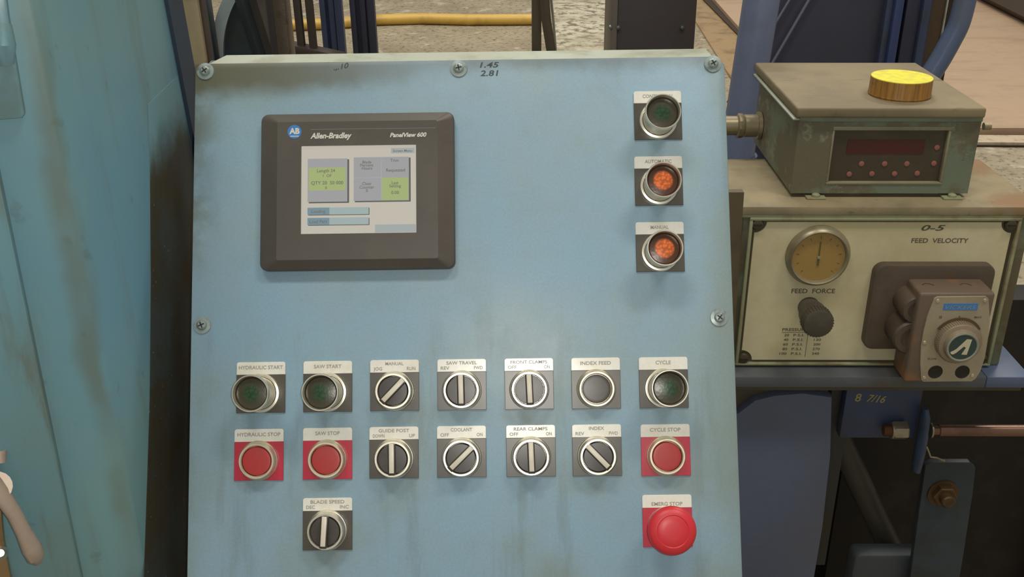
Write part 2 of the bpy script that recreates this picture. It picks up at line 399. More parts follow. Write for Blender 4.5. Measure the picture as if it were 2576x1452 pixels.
def post(name, label, cat, px0, px1, Y, dep, m, group=None, zt=1.75, lean_px=0, parts=None):
    xa = WORLD.hit(px0, 60, 'y', Y).x; xb = WORLD.hit(px1, 60, 'y', Y).x
    t = thing(name, label, cat, loc=Vector(((xa + xb) / 2, Y, 0)), group=group)
    return t, (xb - xa) / 2
t, w = post('rusty_post', 'speckled rust-brown steel post right of the belt guard', 'post', 690, 723, 1.58, 0.04, M_SPECK)
MB().box((-w, 0, 0), (w, 0.04, 1.6), 0.003).build('body', M_SPECK, t)
MB().box((-w - 0.012, 0.01, 0), (-w + 0.0005, 0.03, 1.6), 0.002).build('flange', plain('post_shadow_brown', (56, 48, 46), 0.6), t)  # flange in a darker, plainer brown than the post
# twin dark bars on a foot beam
t, w = post('twin_bar_frame', 'pair of thin dark brown bars on one foot beam', 'frame', 754, 782, 2.2, 0.03, M_DKBR)
for s in (-1, 1): MB().box((s * 0.0125 - 0.0072, -0.010, 0.0), (s * 0.0125 + 0.0072, 0.010, 1.9), 0.001).build('bar', M_DKBR, t)
fz = WORLD.hit(760, 116, 'y', 2.2).z
MB().box((-0.05, -0.02, -0.020), (0.08, 0.02, 0), 0.003, mtx=Matrix.Translation((0, 0, fz)) @ Matrix.Rotation(math.radians(13), 4, 'Y')).build('crossbar', M_DKBR, t)
# blue column pair
for (px0, px1, lab, m) in ((810, 865, 'navy blue channel column beside the twin dark bars', M_NAVY), (885, 946, 'dark navy column, second right of the twin bars', M_NAVYD)):
    t, w = post('steel_column', lab, 'column', px0, px1, 2.35, 0.08, m)
    MB().box((-w, 0, 0), (w, 0.012, 2.1), 0.002).build('web', m, t)
    MB().box((-w, -0.014, 0), (-w + 0.012, 0.0004, 2.1), 0.0015).build('flange', m, t)
    MB().box((w - 0.016, -0.014, 0), (w, 0.0004, 2.1), 0.0015).build('flange', m, t)
    MB().box((-0.006, -0.008, 0), (0.007, 0.0004, 2.1), 0.0015).build('rib', m, t)
    MB().box((-w - 0.02, -0.06, 0), (w + 0.02, 0.07, 0.012), 0.002).build('base_plate', m, t)
# strap bracket
M_OLBR = plain('olive_brown_steel', (92, 82, 64), 0.6, grime=(66, 58, 42), amt=0.6, scale=12)
t, w = post('strut_post', 'olive brown post with a splayed strut behind the console', 'post', 1338, 1362, 2.5, 0.03, M_OLBR)
MB().box((-w, 0, 0), (w, 0.03, 2.1), 0.002).build('post', M_OLBR, t)
a_ = WORLD.hit(1366, -60, 'y', 2.49) - t.location; b_ = WORLD.hit(1374, 50, 'y', 2.49) - t.location; c_ = WORLD.hit(1390, 150, 'y', 2.49) - t.location; c2 = c_ + (c_ - b_) * (c_.z / (b_.z - c_.z))
MB().tube([a_, b_, c_, c2], 0.0115, 4).build('strut', M_OLBR, t)
a_ = WORLD.hit(1380, -60, 'y', 2.52) - t.location; b_ = WORLD.hit(1392, 50, 'y', 2.52) - t.location; c_ = WORLD.hit(1400, 150, 'y', 2.52) - t.location
MB().tube([a_, b_, c_], 0.003, 6).build('edge_rod', M_LIP, t)
# black box post
t, w = post('charcoal_enclosure', 'tall charcoal steel enclosure standing behind the console right end', 'enclosure', 1552, 1750, 2.3, 0.15, M_BLK)
M_CHAR = plain('charcoal_paint', (76, 72, 72), 0.5, grime=(82, 62, 52), amt=0.4, scale=5)
MB().box((-w, 0, 0), (w, 0.16, 2.0), 0.003).build('body', M_CHAR, t)
MB().box((-w - 0.013, -0.004, 0), (-w + 0.0005, 0.16, 2.0), 0.002).build('edge_strip', plain('edge_strip_grey', (112, 104, 92), 0.5, grime=(90, 84, 70)), t)
for px in (1555, 1716, 1536):
    q = WORLD.hit(px, 69, 'y', 2.3) - t.location
    MB().lathe([(0.0, -0.006), (0.004, -0.005), (0.0055, 0.0)], c=(0, 0, 0), n=14, mtx=Matrix.Translation(q) @ Matrix.Rotation(PI / 2, 4, 'X') @ Matrix.Scale(-1, 4, (0, 0, 1))).build('bolt', M_STEEL, t)

# ------------------------------------------------------------------ blue machine behind the right hand boxes
Ym = 2.05
def m3(px, py, y=Ym): return WORLD.hit(px, py, 'y', y)
xl_, xr_ = m3(1850, 60).x, m3(2332, 60).x
t = thing('blue_machine', 'large navy blue machine casing behind the readout box', 'machine', loc=Vector(((xl_ + xr_) / 2, Ym, 0)))
L = t.location.copy()
zt_ = 1.85
# slanted left edge of the casing
P = [m3(1838, 420), m3(1842, 190), m3(1905, 60), m3(1985, -60)]
poly = [(p.x - L.x, p.z) for p in P] + [(xr_ - L.x, P[-1].z), (xr_ - L.x, 0.0), (P[0].x - L.x, 0.0)]
MB().prism(poly, 0.0, 0.012, mtx=mt).build('casing', M_PANELN, t, smooth=False)
q0, q1 = m3(2058, -40, Ym - 0.02) - L, m3(1942, 160, Ym - 0.02) - L
MB().tube([q0, q1 + (q1 - q0) * 0.9], 0.0030, 8).build('edge_rod', plain('grey_rod', (112, 110, 122), 0.4), t)
q0, q1 = m3(2010, -40, Ym - 0.02) - L, m3(1830, 258, Ym - 0.02) - L
MB().tube([q0, q1], 0.0026, 8).build('edge_rod', MATS['grey_rod'], t)
for a, b, dd, mm in ((2218, 2236, 0.02, M_NAVY), (2240, 2262, 0.03, plain('blue_rib_paint', (58, 70, 110), 0.45)), (2268, 2306, 0.018, M_NAVYD), (2310, 2330, 0.028, M_NAVY)):
    xa, xb = m3(a, 60, Ym - dd).x - L.x, m3(b, 60, Ym - dd).x - L.x
    MB().box((xa, -dd - 0.012, 0), (xb, -0.0118, zt_), 0.003).build('rib', mm, t)
xa, xb = m3(2336, 60).x - L.x, m3(2384, 60).x - L.x
t2 = thing('brown_column', 'dark brown steel column at the right end of the blue machine', 'column', loc=Vector(((m3(2360, 60).x), Ym + 0.02, 0)))
hw = (xb - xa) / 2
MB().box((-hw, 0, 0), (hw, 0.05, zt_), 0.003).build('body', plain('column_brown', (86, 66, 44), 0.55, grime=(60, 46, 30), amt=0.6, scale=14), t2)
MB().box((hw - 0.002, -0.004, 0), (hw + 0.0012, 0.05, zt_), 0.0006).build('edge', M_LIP, t2)
MB().box((hw + 0.0014, 0.01, 0), (hw + 0.026, 0.06, zt_), 0.003).build('side_strip', M_JOINT, t2)
# light blue slanted pipe
Yp = 1.70
p0, p1 = WORLD.hit(1925, -60, 'y', Yp), WORLD.hit(1868, 300, 'y', Yp)
p2 = p1 + (p1 - p0) * 0.35
t = thing('blue_pipe', 'thick light blue pipe leaning behind the readout box left side', 'pipe', loc=Vector((p2.x, Yp, p2.z)))
MB().tube([p0 - t.location, p1 - t.location, Vector((0, 0, 0))], 0.0295, 28).build('pipe', M_BLUEP, t)
zb = t.location.z
MB().lathe([(0.0, -zb), (0.06, -zb), (0.06, -zb + 0.012), (0.036, -zb + 0.02), (0.036, 0.02), (0.0, 0.02)], n=28).build('pipe_socket', M_NAVY, t)
# bent blue conduit at right
Yc = 1.9
pts = [WORLD.hit(px, py, 'y', Yc) for px, py in ((2440, -60), (2428, 0), (2412, 60), (2390, 105), (2365, 150), (2340, 190), (2315, 240), (2300, 320))]
pts2 = []
for i in range(len(pts) - 1):
    pm = pts[max(i - 1, 0)]; pa = pts[i]; pb = pts[i + 1]; pn = pts[min(i + 2, len(pts) - 1)]
    for k in range(4):
        u = k / 4; pts2.append(0.5 * ((2 * pa) + (pb - pm) * u + (2 * pm - 5 * pa + 4 * pb - pn) * u * u + (3 * pa - pm - 3 * pb + pn) * u ** 3))
pts2.append(pts[-1]); pts2.append(Vector((pts[-1].x, Yc, 0.0)))
tag(MB().tube(pts2, 0.0195, 18).build('conduit', plain('conduit_blue_grey', (92, 106, 136), 0.35, grime=(108, 112, 112), amt=0.6, scale=12)), 'bent blue-grey conduit curving down behind the readout box right side', 'conduit')
# dark beam in the top right corner, over the pinkish concrete
a_, b_ = G(2500, -14, 0.1), G(2620, 44, 0.1)
tag(MB().tube([a_ + (a_ - b_) * 1.0, b_ + (b_ - a_) * 2], 0.10, 4).build('skid_beam', M_JOINT), 'dark beam lying at the top right corner of the pinkish floor', 'beam')

# ------------------------------------------------------------------ left cabinet
XS = -0.333
sx = lambda px, py: WORLD.hit(px, py, 'x', XS)
topz = sx(412, -60).z + 0.10
ca, cb = sx(125, 175), sx(365, 1452)                   # crease line
def along(a, b, z): return a + (b - a) * ((z - a.z) / (b.z - a.z))
ea, eb = sx(412, 0), sx(484, 375)
t = thing('machine_cabinet', 'tall teal blue machine cabinet at the left edge, oil-streaked', 'cabinet', loc=Vector((XS, along(ca, cb, 0).y, 0)))
L = t.location.copy()
yaw = math.radians(20)
fx = Vector((math.cos(yaw), math.sin(yaw), 0))        # along the front face, to the right and away
c_t, c_b = along(ca, cb, topz), along(ca, cb, 0)
e_t, e_b = along(ea, eb, topz), along(ea, eb, 0.0)
e_b.y = max(e_b.y, c_b.y + 0.30)
l_t, l_b = c_t - fx * 0.7, c_b - fx * 0.7
back = Vector((-0.5, 0.25, 0))
m = MB()
vs = [p - L for p in (l_b, c_b, e_b, l_t, c_t, e_t, e_b + back, e_t + back, l_b + back * 0.6, l_t + back * 0.6)]
m.quadmesh(vs, [(0, 1, 4, 3), (1, 2, 5, 4), (2, 6, 7, 5), (3, 4, 5, 7, 9), (0, 3, 9, 8), (8, 9, 7, 6), (0, 8, 6, 2, 1)])
bmesh.ops.recalc_face_normals(m.b, faces=m.b.faces)
es = [e for e in m.b.edges if {tuple(round(c, 5) for c in v.co) for v in e.verts} == {tuple(round(c, 5) for c in vs[1]), tuple(round(c, 5) for c in vs[4])}]
bmesh.ops.bevel(m.b, geom=es, offset=0.006, segments=4, affect='EDGES', profile=0.5)
CB = cabinet_paint('cabinet_body_paint', (100, 142, 158), (112, 148, 150), (104, 108, 86), 0.54, 0.80, 0.5)
def crease_stain(mat, p0, nvec, dmin, dmax, z_lo):
    nt = mat.node_tree; N_ = nt.nodes; K = nt.links; pr = N_['Principled BSDF']; src = pr.inputs['Base Color'].links[0].from_socket
    tc = N_.new('ShaderNodeTexCoord'); sb = N_.new('ShaderNodeVectorMath'); sb.operation = 'SUBTRACT'; sb.inputs[1].default_value = p0; K.new(tc.outputs['Object'], sb.inputs[0])
    dt = N_.new('ShaderNodeVectorMath'); dt.operation = 'DOT_PRODUCT'; dt.inputs[1].default_value = nvec; K.new(sb.outputs[0], dt.inputs[0])
    nz = N_.new('ShaderNodeTexNoise'); nz.inputs['Scale'].default_value = 14; nz.inputs['Detail'].default_value = 5; K.new(tc.outputs['Object'], nz.inputs['Vector'])
    ad = N_.new('ShaderNodeMath'); ad.operation = 'MULTIPLY_ADD'; ad.inputs[1].default_value = 0.030; K.new(nz.outputs['Fac'], ad.inputs[0]); K.new(dt.outputs['Value'], ad.inputs[2])
    r1 = N_.new('ShaderNodeMapRange'); r1.interpolation_type = 'SMOOTHSTEP'; r1.inputs[1].default_value = dmin; r1.inputs[2].default_value = dmin + 0.016; K.new(ad.outputs[0], r1.inputs[0])
    r2 = N_.new('ShaderNodeMapRange'); r2.interpolation_type = 'SMOOTHSTEP'; r2.inputs[1].default_value = dmax - 0.010; r2.inputs[2].default_value = dmax; r2.inputs[3].default_value = 1; r2.inputs[4].default_value = 0; K.new(ad.outputs[0], r2.inputs[0])
    mu = N_.new('ShaderNodeMath'); mu.operation = 'MULTIPLY'; K.new(r1.outputs[0], mu.inputs[0]); K.new(r2.outputs[0], mu.inputs[1])
    mz = N_.new('ShaderNodeMath'); mz.operation = 'MULTIPLY'; mz.inputs[1].default_value = 0.75; K.new(mu.outputs[0], mz.inputs[0])
    n3 = N_.new('ShaderNodeTexNoise'); n3.inputs['Scale'].default_value = 7; n3.inputs['Detail'].default_value = 4; K.new(tc.outputs['Object'], n3.inputs['Vector'])
    r3 = N_.new('ShaderNodeMapRange'); r3.interpolation_type = 'SMOOTHSTEP'; r3.inputs[1].default_value = 0.38; r3.inputs[2].default_value = 0.62; r3.inputs[3].default_value = 0.15; r3.inputs[4].default_value = 0.55; K.new(n3.outputs['Fac'], r3.inputs[0]); K.new(r3.outputs[0], mz.inputs[1])
    mx = N_.new('ShaderNodeMix'); mx.data_type = 'RGBA'; mx.inputs[7].default_value = lin((98, 98, 68)); K.new(mz.outputs[0], mx.inputs[0]); K.new(src, mx.inputs[6]); K.new(mx.outputs[2], pr.inputs['Base Color'])
nv = (fx - (c_t - c_b).normalized() * fx.dot((c_t - c_b).normalized())).normalized()
crease_stain(CB, c_b - L, nv, -0.010, 0.020, 0)
m.build('body', CB, t)
# dark brown strip on the side wall, blending to teal at its top
def rear_strip_mat():
    t_ = NT('dark_rear_strip'); n1 = t_.noise(9, 5, 0.6); n2 = t_.noise(30, 5, 0.65, off=3); n3 = t_.noise(260, 2, 0.5, off=7); z = t_.xyz(2)
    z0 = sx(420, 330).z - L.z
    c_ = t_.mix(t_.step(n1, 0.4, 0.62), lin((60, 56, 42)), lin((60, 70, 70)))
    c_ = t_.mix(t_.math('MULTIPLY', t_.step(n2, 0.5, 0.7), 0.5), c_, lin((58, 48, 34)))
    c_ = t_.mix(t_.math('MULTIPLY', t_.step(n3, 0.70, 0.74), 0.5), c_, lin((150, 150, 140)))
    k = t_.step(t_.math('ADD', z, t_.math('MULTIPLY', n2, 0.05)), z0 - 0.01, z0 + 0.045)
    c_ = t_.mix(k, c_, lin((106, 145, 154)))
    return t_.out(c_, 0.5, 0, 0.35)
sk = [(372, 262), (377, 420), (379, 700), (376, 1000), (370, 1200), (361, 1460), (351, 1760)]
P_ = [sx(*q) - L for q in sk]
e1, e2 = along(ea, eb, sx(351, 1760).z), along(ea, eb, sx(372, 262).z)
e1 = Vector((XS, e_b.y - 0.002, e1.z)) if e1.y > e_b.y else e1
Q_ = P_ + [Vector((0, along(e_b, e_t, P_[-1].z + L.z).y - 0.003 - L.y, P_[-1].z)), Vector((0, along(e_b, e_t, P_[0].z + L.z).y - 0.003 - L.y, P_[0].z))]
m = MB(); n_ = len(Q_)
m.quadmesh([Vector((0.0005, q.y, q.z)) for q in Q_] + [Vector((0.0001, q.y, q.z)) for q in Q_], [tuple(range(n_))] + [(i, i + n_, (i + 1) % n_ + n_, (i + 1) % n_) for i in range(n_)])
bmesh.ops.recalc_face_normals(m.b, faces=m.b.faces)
m.build('rear_strip', rear_strip_mat(), t, smooth=False, label='dark brown strip down the rear of the side wall')
# dark rear flange standing off the back edge of the side wall
ft, fb = e_t, e_b
m = MB(); o1 = Vector((0.004, 0, 0)); dy = Vector((0, 0.045, 0))
m.hull8([ft + o1 - L, fb + o1 - L, fb + dy + o1 - L, ft + dy + o1 - L], [ft - o1 * 4 - L, fb - o1 * 4 - L, fb + dy - o1 * 4 - L, ft + dy - o1 * 4 - L])
m.build('rear_flange', M_CABEDGE, t)
# frame of the leaning front face
up_ = (c_t - c_b).normalized()
nrm = fx.cross(up_)
FR = Frame(c_b, fx, up_)
inv = Matrix.Translation(-L)
def onF(px, py, h=0.0): return FR.hit(px, py, 'z', h)
def fmat(): return Matrix.Translation(-L) @ FR.m
# door sheet
d0, d1 = onF(0, 450, 0.012), onF(205, 1452, 0.012)
dv = d1 - d0
DL = [d0 - dv * 0.9, d1 + dv * 0.6]
pts = [(DL[0].x, DL[0].y), (DL[1].x, DL[1].y), (DL[1].x - 0.5, DL[1].y), (DL[0].x - 0.5, DL[0].y)]
door = MB().prism(pts[::-1], 0.0008, 0.012, bev=0.003, mtx=fmat()).build('door', M_CAB2, t)
# bracket at the top left
q = [onF(-40, -60, 0.008), onF(10, -60, 0.008), onF(22, 40, 0.008), onF(63, 288, 0.008), onF(56, 298, 0.008), onF(-40, 306, 0.008)]
br = MB().prism([(p.x, p.y) for p in q][::-1], 0.0005, 0.008, bev=0.002, mtx=fmat()).build('hinge_plate', plain('hinge_teal', (104, 140, 148), 0.35, grime=(98, 106, 92), amt=0.5), t)
a0, a1 = onF(6, 60, 0.012), onF(14, 158, 0.012)
MB().tube([fmat() @ a0, fmat() @ ((a0 + a1) / 2 + Vector((0, 0, 0.003))), fmat() @ a1], [0.006, 0.008, 0.006], 12).build('hinge_knuckle', MATS['hinge_teal'], br)
# lever handle
M_HAND = plain('bare_handle_metal', (168, 150, 134), 0.42, 0.2, grime=(146, 130, 116), amt=0.5, scale=25)
hpts = [(-40, 1190, 0.03, 0.0080), (0, 1240, 0.034, 0.0078), (36, 1292, 0.036, 0.0066), (60, 1340, 0.036, 0.0068), (78, 1376, 0.036, 0.0086), (90, 1398, 0.036, 0.0084), (97, 1410, 0.034, 0.0050)]
hd = MB().tube([fmat() @ onF(a, b, h) for a, b, h, r in hpts], [r for *_, r in hpts], 20, squash=0.7).build('handle', M_HAND, t, label='bare pinkish metal lever handle')
q = fmat() @ onF(-10, 1225, 0.0)
q2 = fmat() @ onF(-10, 1225, 0.032)
MB().tube([q, q2], 0.012, 18).build('handle_hub', M_HAND, hd)
# latch plate with keyhole
q = [onF(-60, 1275, 0.02), onF(3, 1285, 0.02), onF(12, 1375, 0.02), onF(30, 1470, 0.02), onF(-60, 1480, 0.02)]
lp = MB().prism([(p.x, p.y) for p in q][::-1], 0.0125, 0.02, bev=0.0015, mtx=fmat()).build('latch_plate', plain('brassy_plate', (176, 150, 112), 0.3, 0.7, grime=(110, 100, 80), amt=0.5), t)
c_ = fmat() @ onF(1, 1392, 0.022); c2 = fmat() @ onF(1, 1392, 0.028)
MB().tube([c_, c2], [0.006, 0.003], 14).build('latch_screw', M_CHROME, lp)
c_ = fmat() @ onF(0, 1135, 0.014); c2 = fmat() @ onF(2, 1165, 0.018)
MB().tube([c_, c2], [0.005, 0.004], 12).build('small_catch', M_HAND, t)

# ------------------------------------------------------------------ console
Cc = thing('control_console', 'sloping light blue control console with touch screen and button rows', 'control panel', frame=CON)
h = CON.hit
tl, tr = h(491, 160), h(1822, 141)
bl, brr = h(470, 1452), h(1868, 1452)
xL, xR = (tl.x + bl.x) / 2, (tr.x + brr.x) / 2
yT = (tl.y + tr.y) / 2; yB = h(1200, 1640).y
TH = 0.003
def slantL(y): return tl.x + (bl.x - tl.x) * (y - tl.y) / (bl.y - tl.y)
def slantR(y): return tr.x + (brr.x - tr.x) * (y - tr.y) / (brr.y - tr.y)
pts = [(slantL(yB), yB), (slantR(yB), yB), (slantR(yT - 0.008), tr.y - 0.008), (tr.x - 0.008, tr.y), (tl.x + 0.006, tl.y), (tl.x, tl.y - 0.006)]
MB().prism(pts, -TH, 0.0, bev=0.0012).build('face_plate', M_CON, Cc)
# housing: wedge behind the plate with a level top sheet
inv3 = CON.inv.to_3x3()
bk = inv3 @ Vector((0, 1, 0)); dn = inv3 @ Vector((0, 0, -1))
iT = yT - 0.0012
hx0, hx1 = xL + 0.006, xR - 0.006
zf = -TH - 0.0003
lipx0, lipx1 = h(545, 150).x, h(1792, 140).x
floor_d = (CON.m @ Vector((0, yB, zf))).z - 0.006
f1 = [(hx0, iT - 0.004, zf), (hx1, iT - 0.004, zf), (hx1, yB + 0.004, zf), (hx0, yB + 0.004, zf)]
topb = bk * 0.034
hh = (yT - yB)
Lbk = 0.34
b1 = [Vector(f1[0]) + topb, Vector(f1[1]) + topb, Vector(f1[2]) + bk * Lbk * 0.0 + bk * 0.034 + bk * 0.30, Vector(f1[3]) + bk * 0.334]
MB().hull8(f1, b1).build('housing', M_HOUSE, Cc, smooth=False)
# top lip
y0 = yT - 0.0005
fr_ = [Vector((lipx0 - 0.010, y0, -0.0032)), Vector((lipx1 + 0.002, y0, -0.0032))]
m = MB()
q = [fr_[0], fr_[1], Vector((lipx1, y0, -0.0032)) + bk * 0.036, Vector((lipx0, y0, -0.0032)) + bk * 0.036]
m.hull8(q, [p + dn * 0.0025 for p in q]); m.build('top_lip', M_LIP, Cc, smooth=False)
# front apron and pedestal down to the floor
Wd = CON.m
pb = Wd @ Vector((0, yB, 0))
m = MB()
m.box((xL + 0.02, pb.y + 0.02, 0.0), (xR - 0.02, pb.y + 0.26, pb.z + 0.01), 0.004, mtx=CON.inv)
m.build('pedestal', M_HOUSE, Cc)
# screws
def screw(parent, fr, px, py, z, r, m_ring, ring=True, rot=0.3):
    c = fr.hit(px, py, 'z', z)
    o = MB().lathe([(r * 1.75, 0), (r * 1.70, 0.0012), (r * 1.05, 0.0016), (r * 0.98, 0.0030), (r * 0.7, 0.0042), (0, 0.0046)] if ring else [(r, 0), (r, 0.0015), (r * 0.7, 0.003), (0, 0.0034)], c=c, n=28).build('screw', m_ring, parent)
    for k in (0, 1):
        MB().box((-r * 0.62, -r * 0.11, 0.0038 if ring else 0.0028), (r * 0.62, r * 0.11, 0.0049 if ring else 0.0037), mtx=Matrix.Translation(c) @ Matrix.Rotation(rot + k * PI / 2, 4, 'Z')).build('slot', M_DARKHOLE, o, smooth=False)
    return o
M_SCR = plain('painted_screw', (156, 168, 164), 0.35, 0.4, grime=(86, 92, 84), amt=0.6, scale=120)
for (px, py, rot) in ((517, 180, .6), (1154, 173, .2), (1793, 161, .5), (509, 818, 0.4), (1809, 799, .9)):
    screw(Cc, CON, px, py, 0.0, 0.0048, M_SCR, True, rot)

# operator terminal
B0, B1 = h(661, 291), h(1146, 683)
def hz(px, py, z): return CON.hit(px, py, 'z', z)
ZF = 0.016
bx0, by1 = h(661, 292).x, h(661, 292).y
bx1, by0 = h(1147, 681).x, (h(661, 681).y + h(1147, 681).y) / 2
by1 = (h(661, 292).y + h(1143, 289).y) / 2
bx0 = (h(661, 292).x + h(661, 681).x) / 2; bx1 = (h(1143, 289).x + h(1147, 681).x) / 2
i0, i1 = hz(695, 655, ZF), hz(1100, 302, ZF)
s0, s1 = hz(757, 590, 0.0135), hz(1047, 364, 0.0135)
outer = rrect(bx0, by0, bx1, by1, 0.007, 5)
inner = rrect(i0.x, i0.y, i1.x, i1.y, 0.002, 5)
hole = rrect(s0.x, s0.y, s1.x, s1.y, 0.0006, 5)
m = MB(); n = len(outer); vs = []
rings = [(outer, 0.0005), (outer, 0.0075), ([(a[0] * .93 + b[0] * .07, a[1] * .93 + b[1] * .07) for a, b in zip(outer, inner)], 0.0098), (inner, ZF), (hole, ZF), (hole, 0.0132)]
for pl_, z in rings: vs += [(p[0], p[1], z) for p in pl_]
fs = []
for k in range(len(rings) - 1):
    for i in range(n): fs.append((k * n + i, k * n + (i + 1) % n, (k + 1) * n + (i + 1) % n, (k + 1) * n + i))
m.quadmesh(vs, fs); bmesh.ops.recalc_face_normals(m.b, faces=m.b.faces)
term = m.build('operator_terminal', M_BEZ, Cc, label='dark grey operator terminal with a lit touch screen', ang=18)
SW, SH = s1.x - s0.x, s1.y - s0.y
def sr(name, u0, v0, u1, v1, z, m):       # rectangle on the screen, u right, v down, 0..1
    return MB().box((s0.x + SW * u0, s1.y - SH * v1, 0.0130 + z * 0.00008 - 0.0001), (s0.x + SW * u1, s1.y - SH * v0, 0.0130 + z * 0.00008)).build(name, m, term, smooth=False)
ES = 0.62
MB().box((s0.x - 0.0005, s0.y - 0.0005, 0.011), (s1.x + 0.0005, s1.y + 0.0005, 0.0130)).build('screen', emit('screen_white', (226, 220, 204), ES), term, smooth=False)
g1 = emit('screen_grey', (186, 186, 188), ES); g2 = emit('screen_green', (190, 206, 138), ES); g3_ = emit('screen_shadow', (132, 132, 124), 0.4)
g4 = emit('screen_blue_dark', (140, 168, 180), ES); g5 = emit('screen_blue_pale', (186, 204, 202), ES); g6 = emit('screen_text', (150, 152, 136), 0.45); g7 = emit('screen_header', (190, 198, 196), ES)
sr('screen_window_shadow', .065, .155, .415, .650, 1, g3_); sr('screen_window', .055, .145, .400, .635, 2, g1); sr('screen_field', .065, .245, .385, .505, 3, g2)
sr('screen_window_shadow', .465, .145, .950, .645, 1, g3_); sr('screen_window', .455, .135, .935, .630, 2, g1); sr('screen_field', .700, .370, .930, .625, 3, g2)
sr('screen_divider', .692, .14, .697, .62, 3, g5); sr('screen_divider', .457, .366, .695, .372, 3, g5)
for v in (.700, .815):
    sr('screen_window_shadow', .062, v + .008, .592, v + .088, 1, g3_); sr('screen_button', .055, v, .585, v + .080, 2, g5); sr('screen_button', .055, v, .245, v + .080, 3, g4)
sr('screen_header', .78, .035, .985, .095, 2, g7); sr('screen_header', .64, .90, .995, .99, 2, g7)
zt = 0.01335
SX = lambda u: s0.x + SW * u
SY = lambda v: s1.y - SH * v
for grp_ in (
    [T('Length 24', SX(.215), SY(.282), zt, .0030), T('1  OF', SX(.225), SY(.340), zt, .0026), T('QTY 20  50 000', SX(.225), SY(.42), zt, .0032), T('0', SX(.215), SY(.476), zt, .0026)],
    [T('Blade', SX(.57), SY(.19), zt, .0028), T('Percent', SX(.57), SY(.225), zt, .0028), T('Hours', SX(.57), SY(.26), zt, .0028)],
    [T('Trim', SX(.81), SY(.175), zt, .0028), T('Requested', SX(.82), SY(.285), zt, .0030)],
    [T('Clear', SX(.57), SY(.435), zt, .0028), T('Counter', SX(.57), SY(.475), zt, .0028), T('0', SX(.57), SY(.515), zt, .0028)],
    [T('Last', SX(.815), SY(.43), zt, .0028), T('Setting', SX(.815), SY(.465), zt, .0028), T('0.00', SX(.815), SY(.54), zt, .0030)],
    [T('Loading', SX(.15), SY(.742), zt, .0030)],
    [T('Load Part', SX(.15), SY(.857), zt, .0030)],
    [T('Screen Menu', SX(.88), SY(.066), zt, .0024)]):
    lettering('screen_lettering', term, grp_, g6)
# logo and printing on the terminal
lc = hz(741, 332, ZF)
lg = MB().lathe([(0.0066, 0.0), (0.0066, 0.0003), (0, 0.0003)], c=(lc.x, lc.y, ZF), n=36).build('logo_disc', M_LOGO, term, label='round blue logo with white letters AB')
zt = ZF + 0.0004
lettering('logo_letters', term, [T('AB', lc.x, lc.y + 0.0008, zt, 0.0052, 0.0098)], M_PRINTW, bold=0.05)
sm = MB().box((lc.x - 0.0040, lc.y - 0.0046, ZF + 0.0002), (lc.x + 0.0040, lc.y - 0.0038, ZF + 0.00045)).build('logo_bar', M_PRINTW, term, smooth=False)
a_, b_ = hz(781, 342, ZF), hz(885, 340, ZF)
lettering('maker_lettering', term, [T('Allen-Bradley', a_.x, a_.y, zt, 0.0052, b_.x - a_.x, 'L', 0.25)], M_PRINTW, bold=0.035)
a_, b_ = hz(981, 340, ZF), hz(1073, 339, ZF)
lettering('model_lettering', term, [T('PanelView 600', a_.x, a_.y, zt, 0.0040, b_.x - a_.x, 'L', 0.25)], M_PRINTW, bold=0.035)
a_, b_ = hz(781, 326, ZF), hz(1096, 326, ZF)
MB().box((a_.x, a_.y - 0.0003, ZF - 0.0001), (b_.x, a_.y + 0.0003, ZF + 0.0001)).build('trim_line', M_GREYL, term, smooth=False)

# marker pen numbers
q = h(1231, 163); q2 = h(1231, 184)
lettering('pen_marks', Cc, [T('1.45', q.x, q.y, 0.0002, 0.0052, 0.0185, 'C', 0.2), T('2.81', q2.x, q2.y, 0.0002, 0.0054, 0.0175, 'C', 0.15)], M_PEN, label='handwritten numbers 1.45 and 2.81')
q = h(858, 167)
lettering('pen_marks', Cc, [T('.,.10', q.x, q.y, 0.0002, 0.0050, 0.0150, 'C', 0.3, 0.16)], M_PEN, label='small handwritten mark near the top edge')

# ---- buttons
PWD, PHT, BAND = 0.0456, 0.0474, 0.0118
def plate(parent, c, band_m, body_m):
    x0, x1, y0, y1 = c.x - PWD / 2, c.x + PWD / 2, c.y - PHT / 2, c.y + PHT / 2
    MB().prism([(x0, y0), (x1, y0), (x1, y1 - BAND), (x0, y1 - BAND)], 0.0002, 0.0016, bev=0.0003, seg=1).build('legend_plate', body_m, parent, smooth=False)
    r = 0.0022
    pts = [(x0, y1 - BAND), (x1, y1 - BAND)] + [(x1 - r + r * math.cos(math.radians(a)), y1 - r + r * math.sin(math.radians(a))) for a in (0, 30, 60, 90)] + [(x0 + r + r * math.cos(math.radians(a)), y1 - r + r * math.sin(math.radians(a))) for a in (90, 120, 150, 180)]
    MB().prism(pts, 0.0002, 0.0017, bev=0.0003, seg=1).build('legend_strip', M_WHITE, parent, smooth=False)
def hexish(r, z0, z1, c, n=8):
    return c
def nut_ring(m, c, R=0.0184, z=0.0017):
    # octagonal mounting ring with rounded lip
    t_ = bmesh.new()
    m.lathe([(R, z), (R, z + 0.0018), (R * 0.955, z + 0.0034), (R * 0.90, z + 0.0036), (R * 0.88, z + 0.0030), (R * 0.84, z + 0.0032)], c=(c.x, c.y, 0), n=56)
TXT_Z = 0.0019
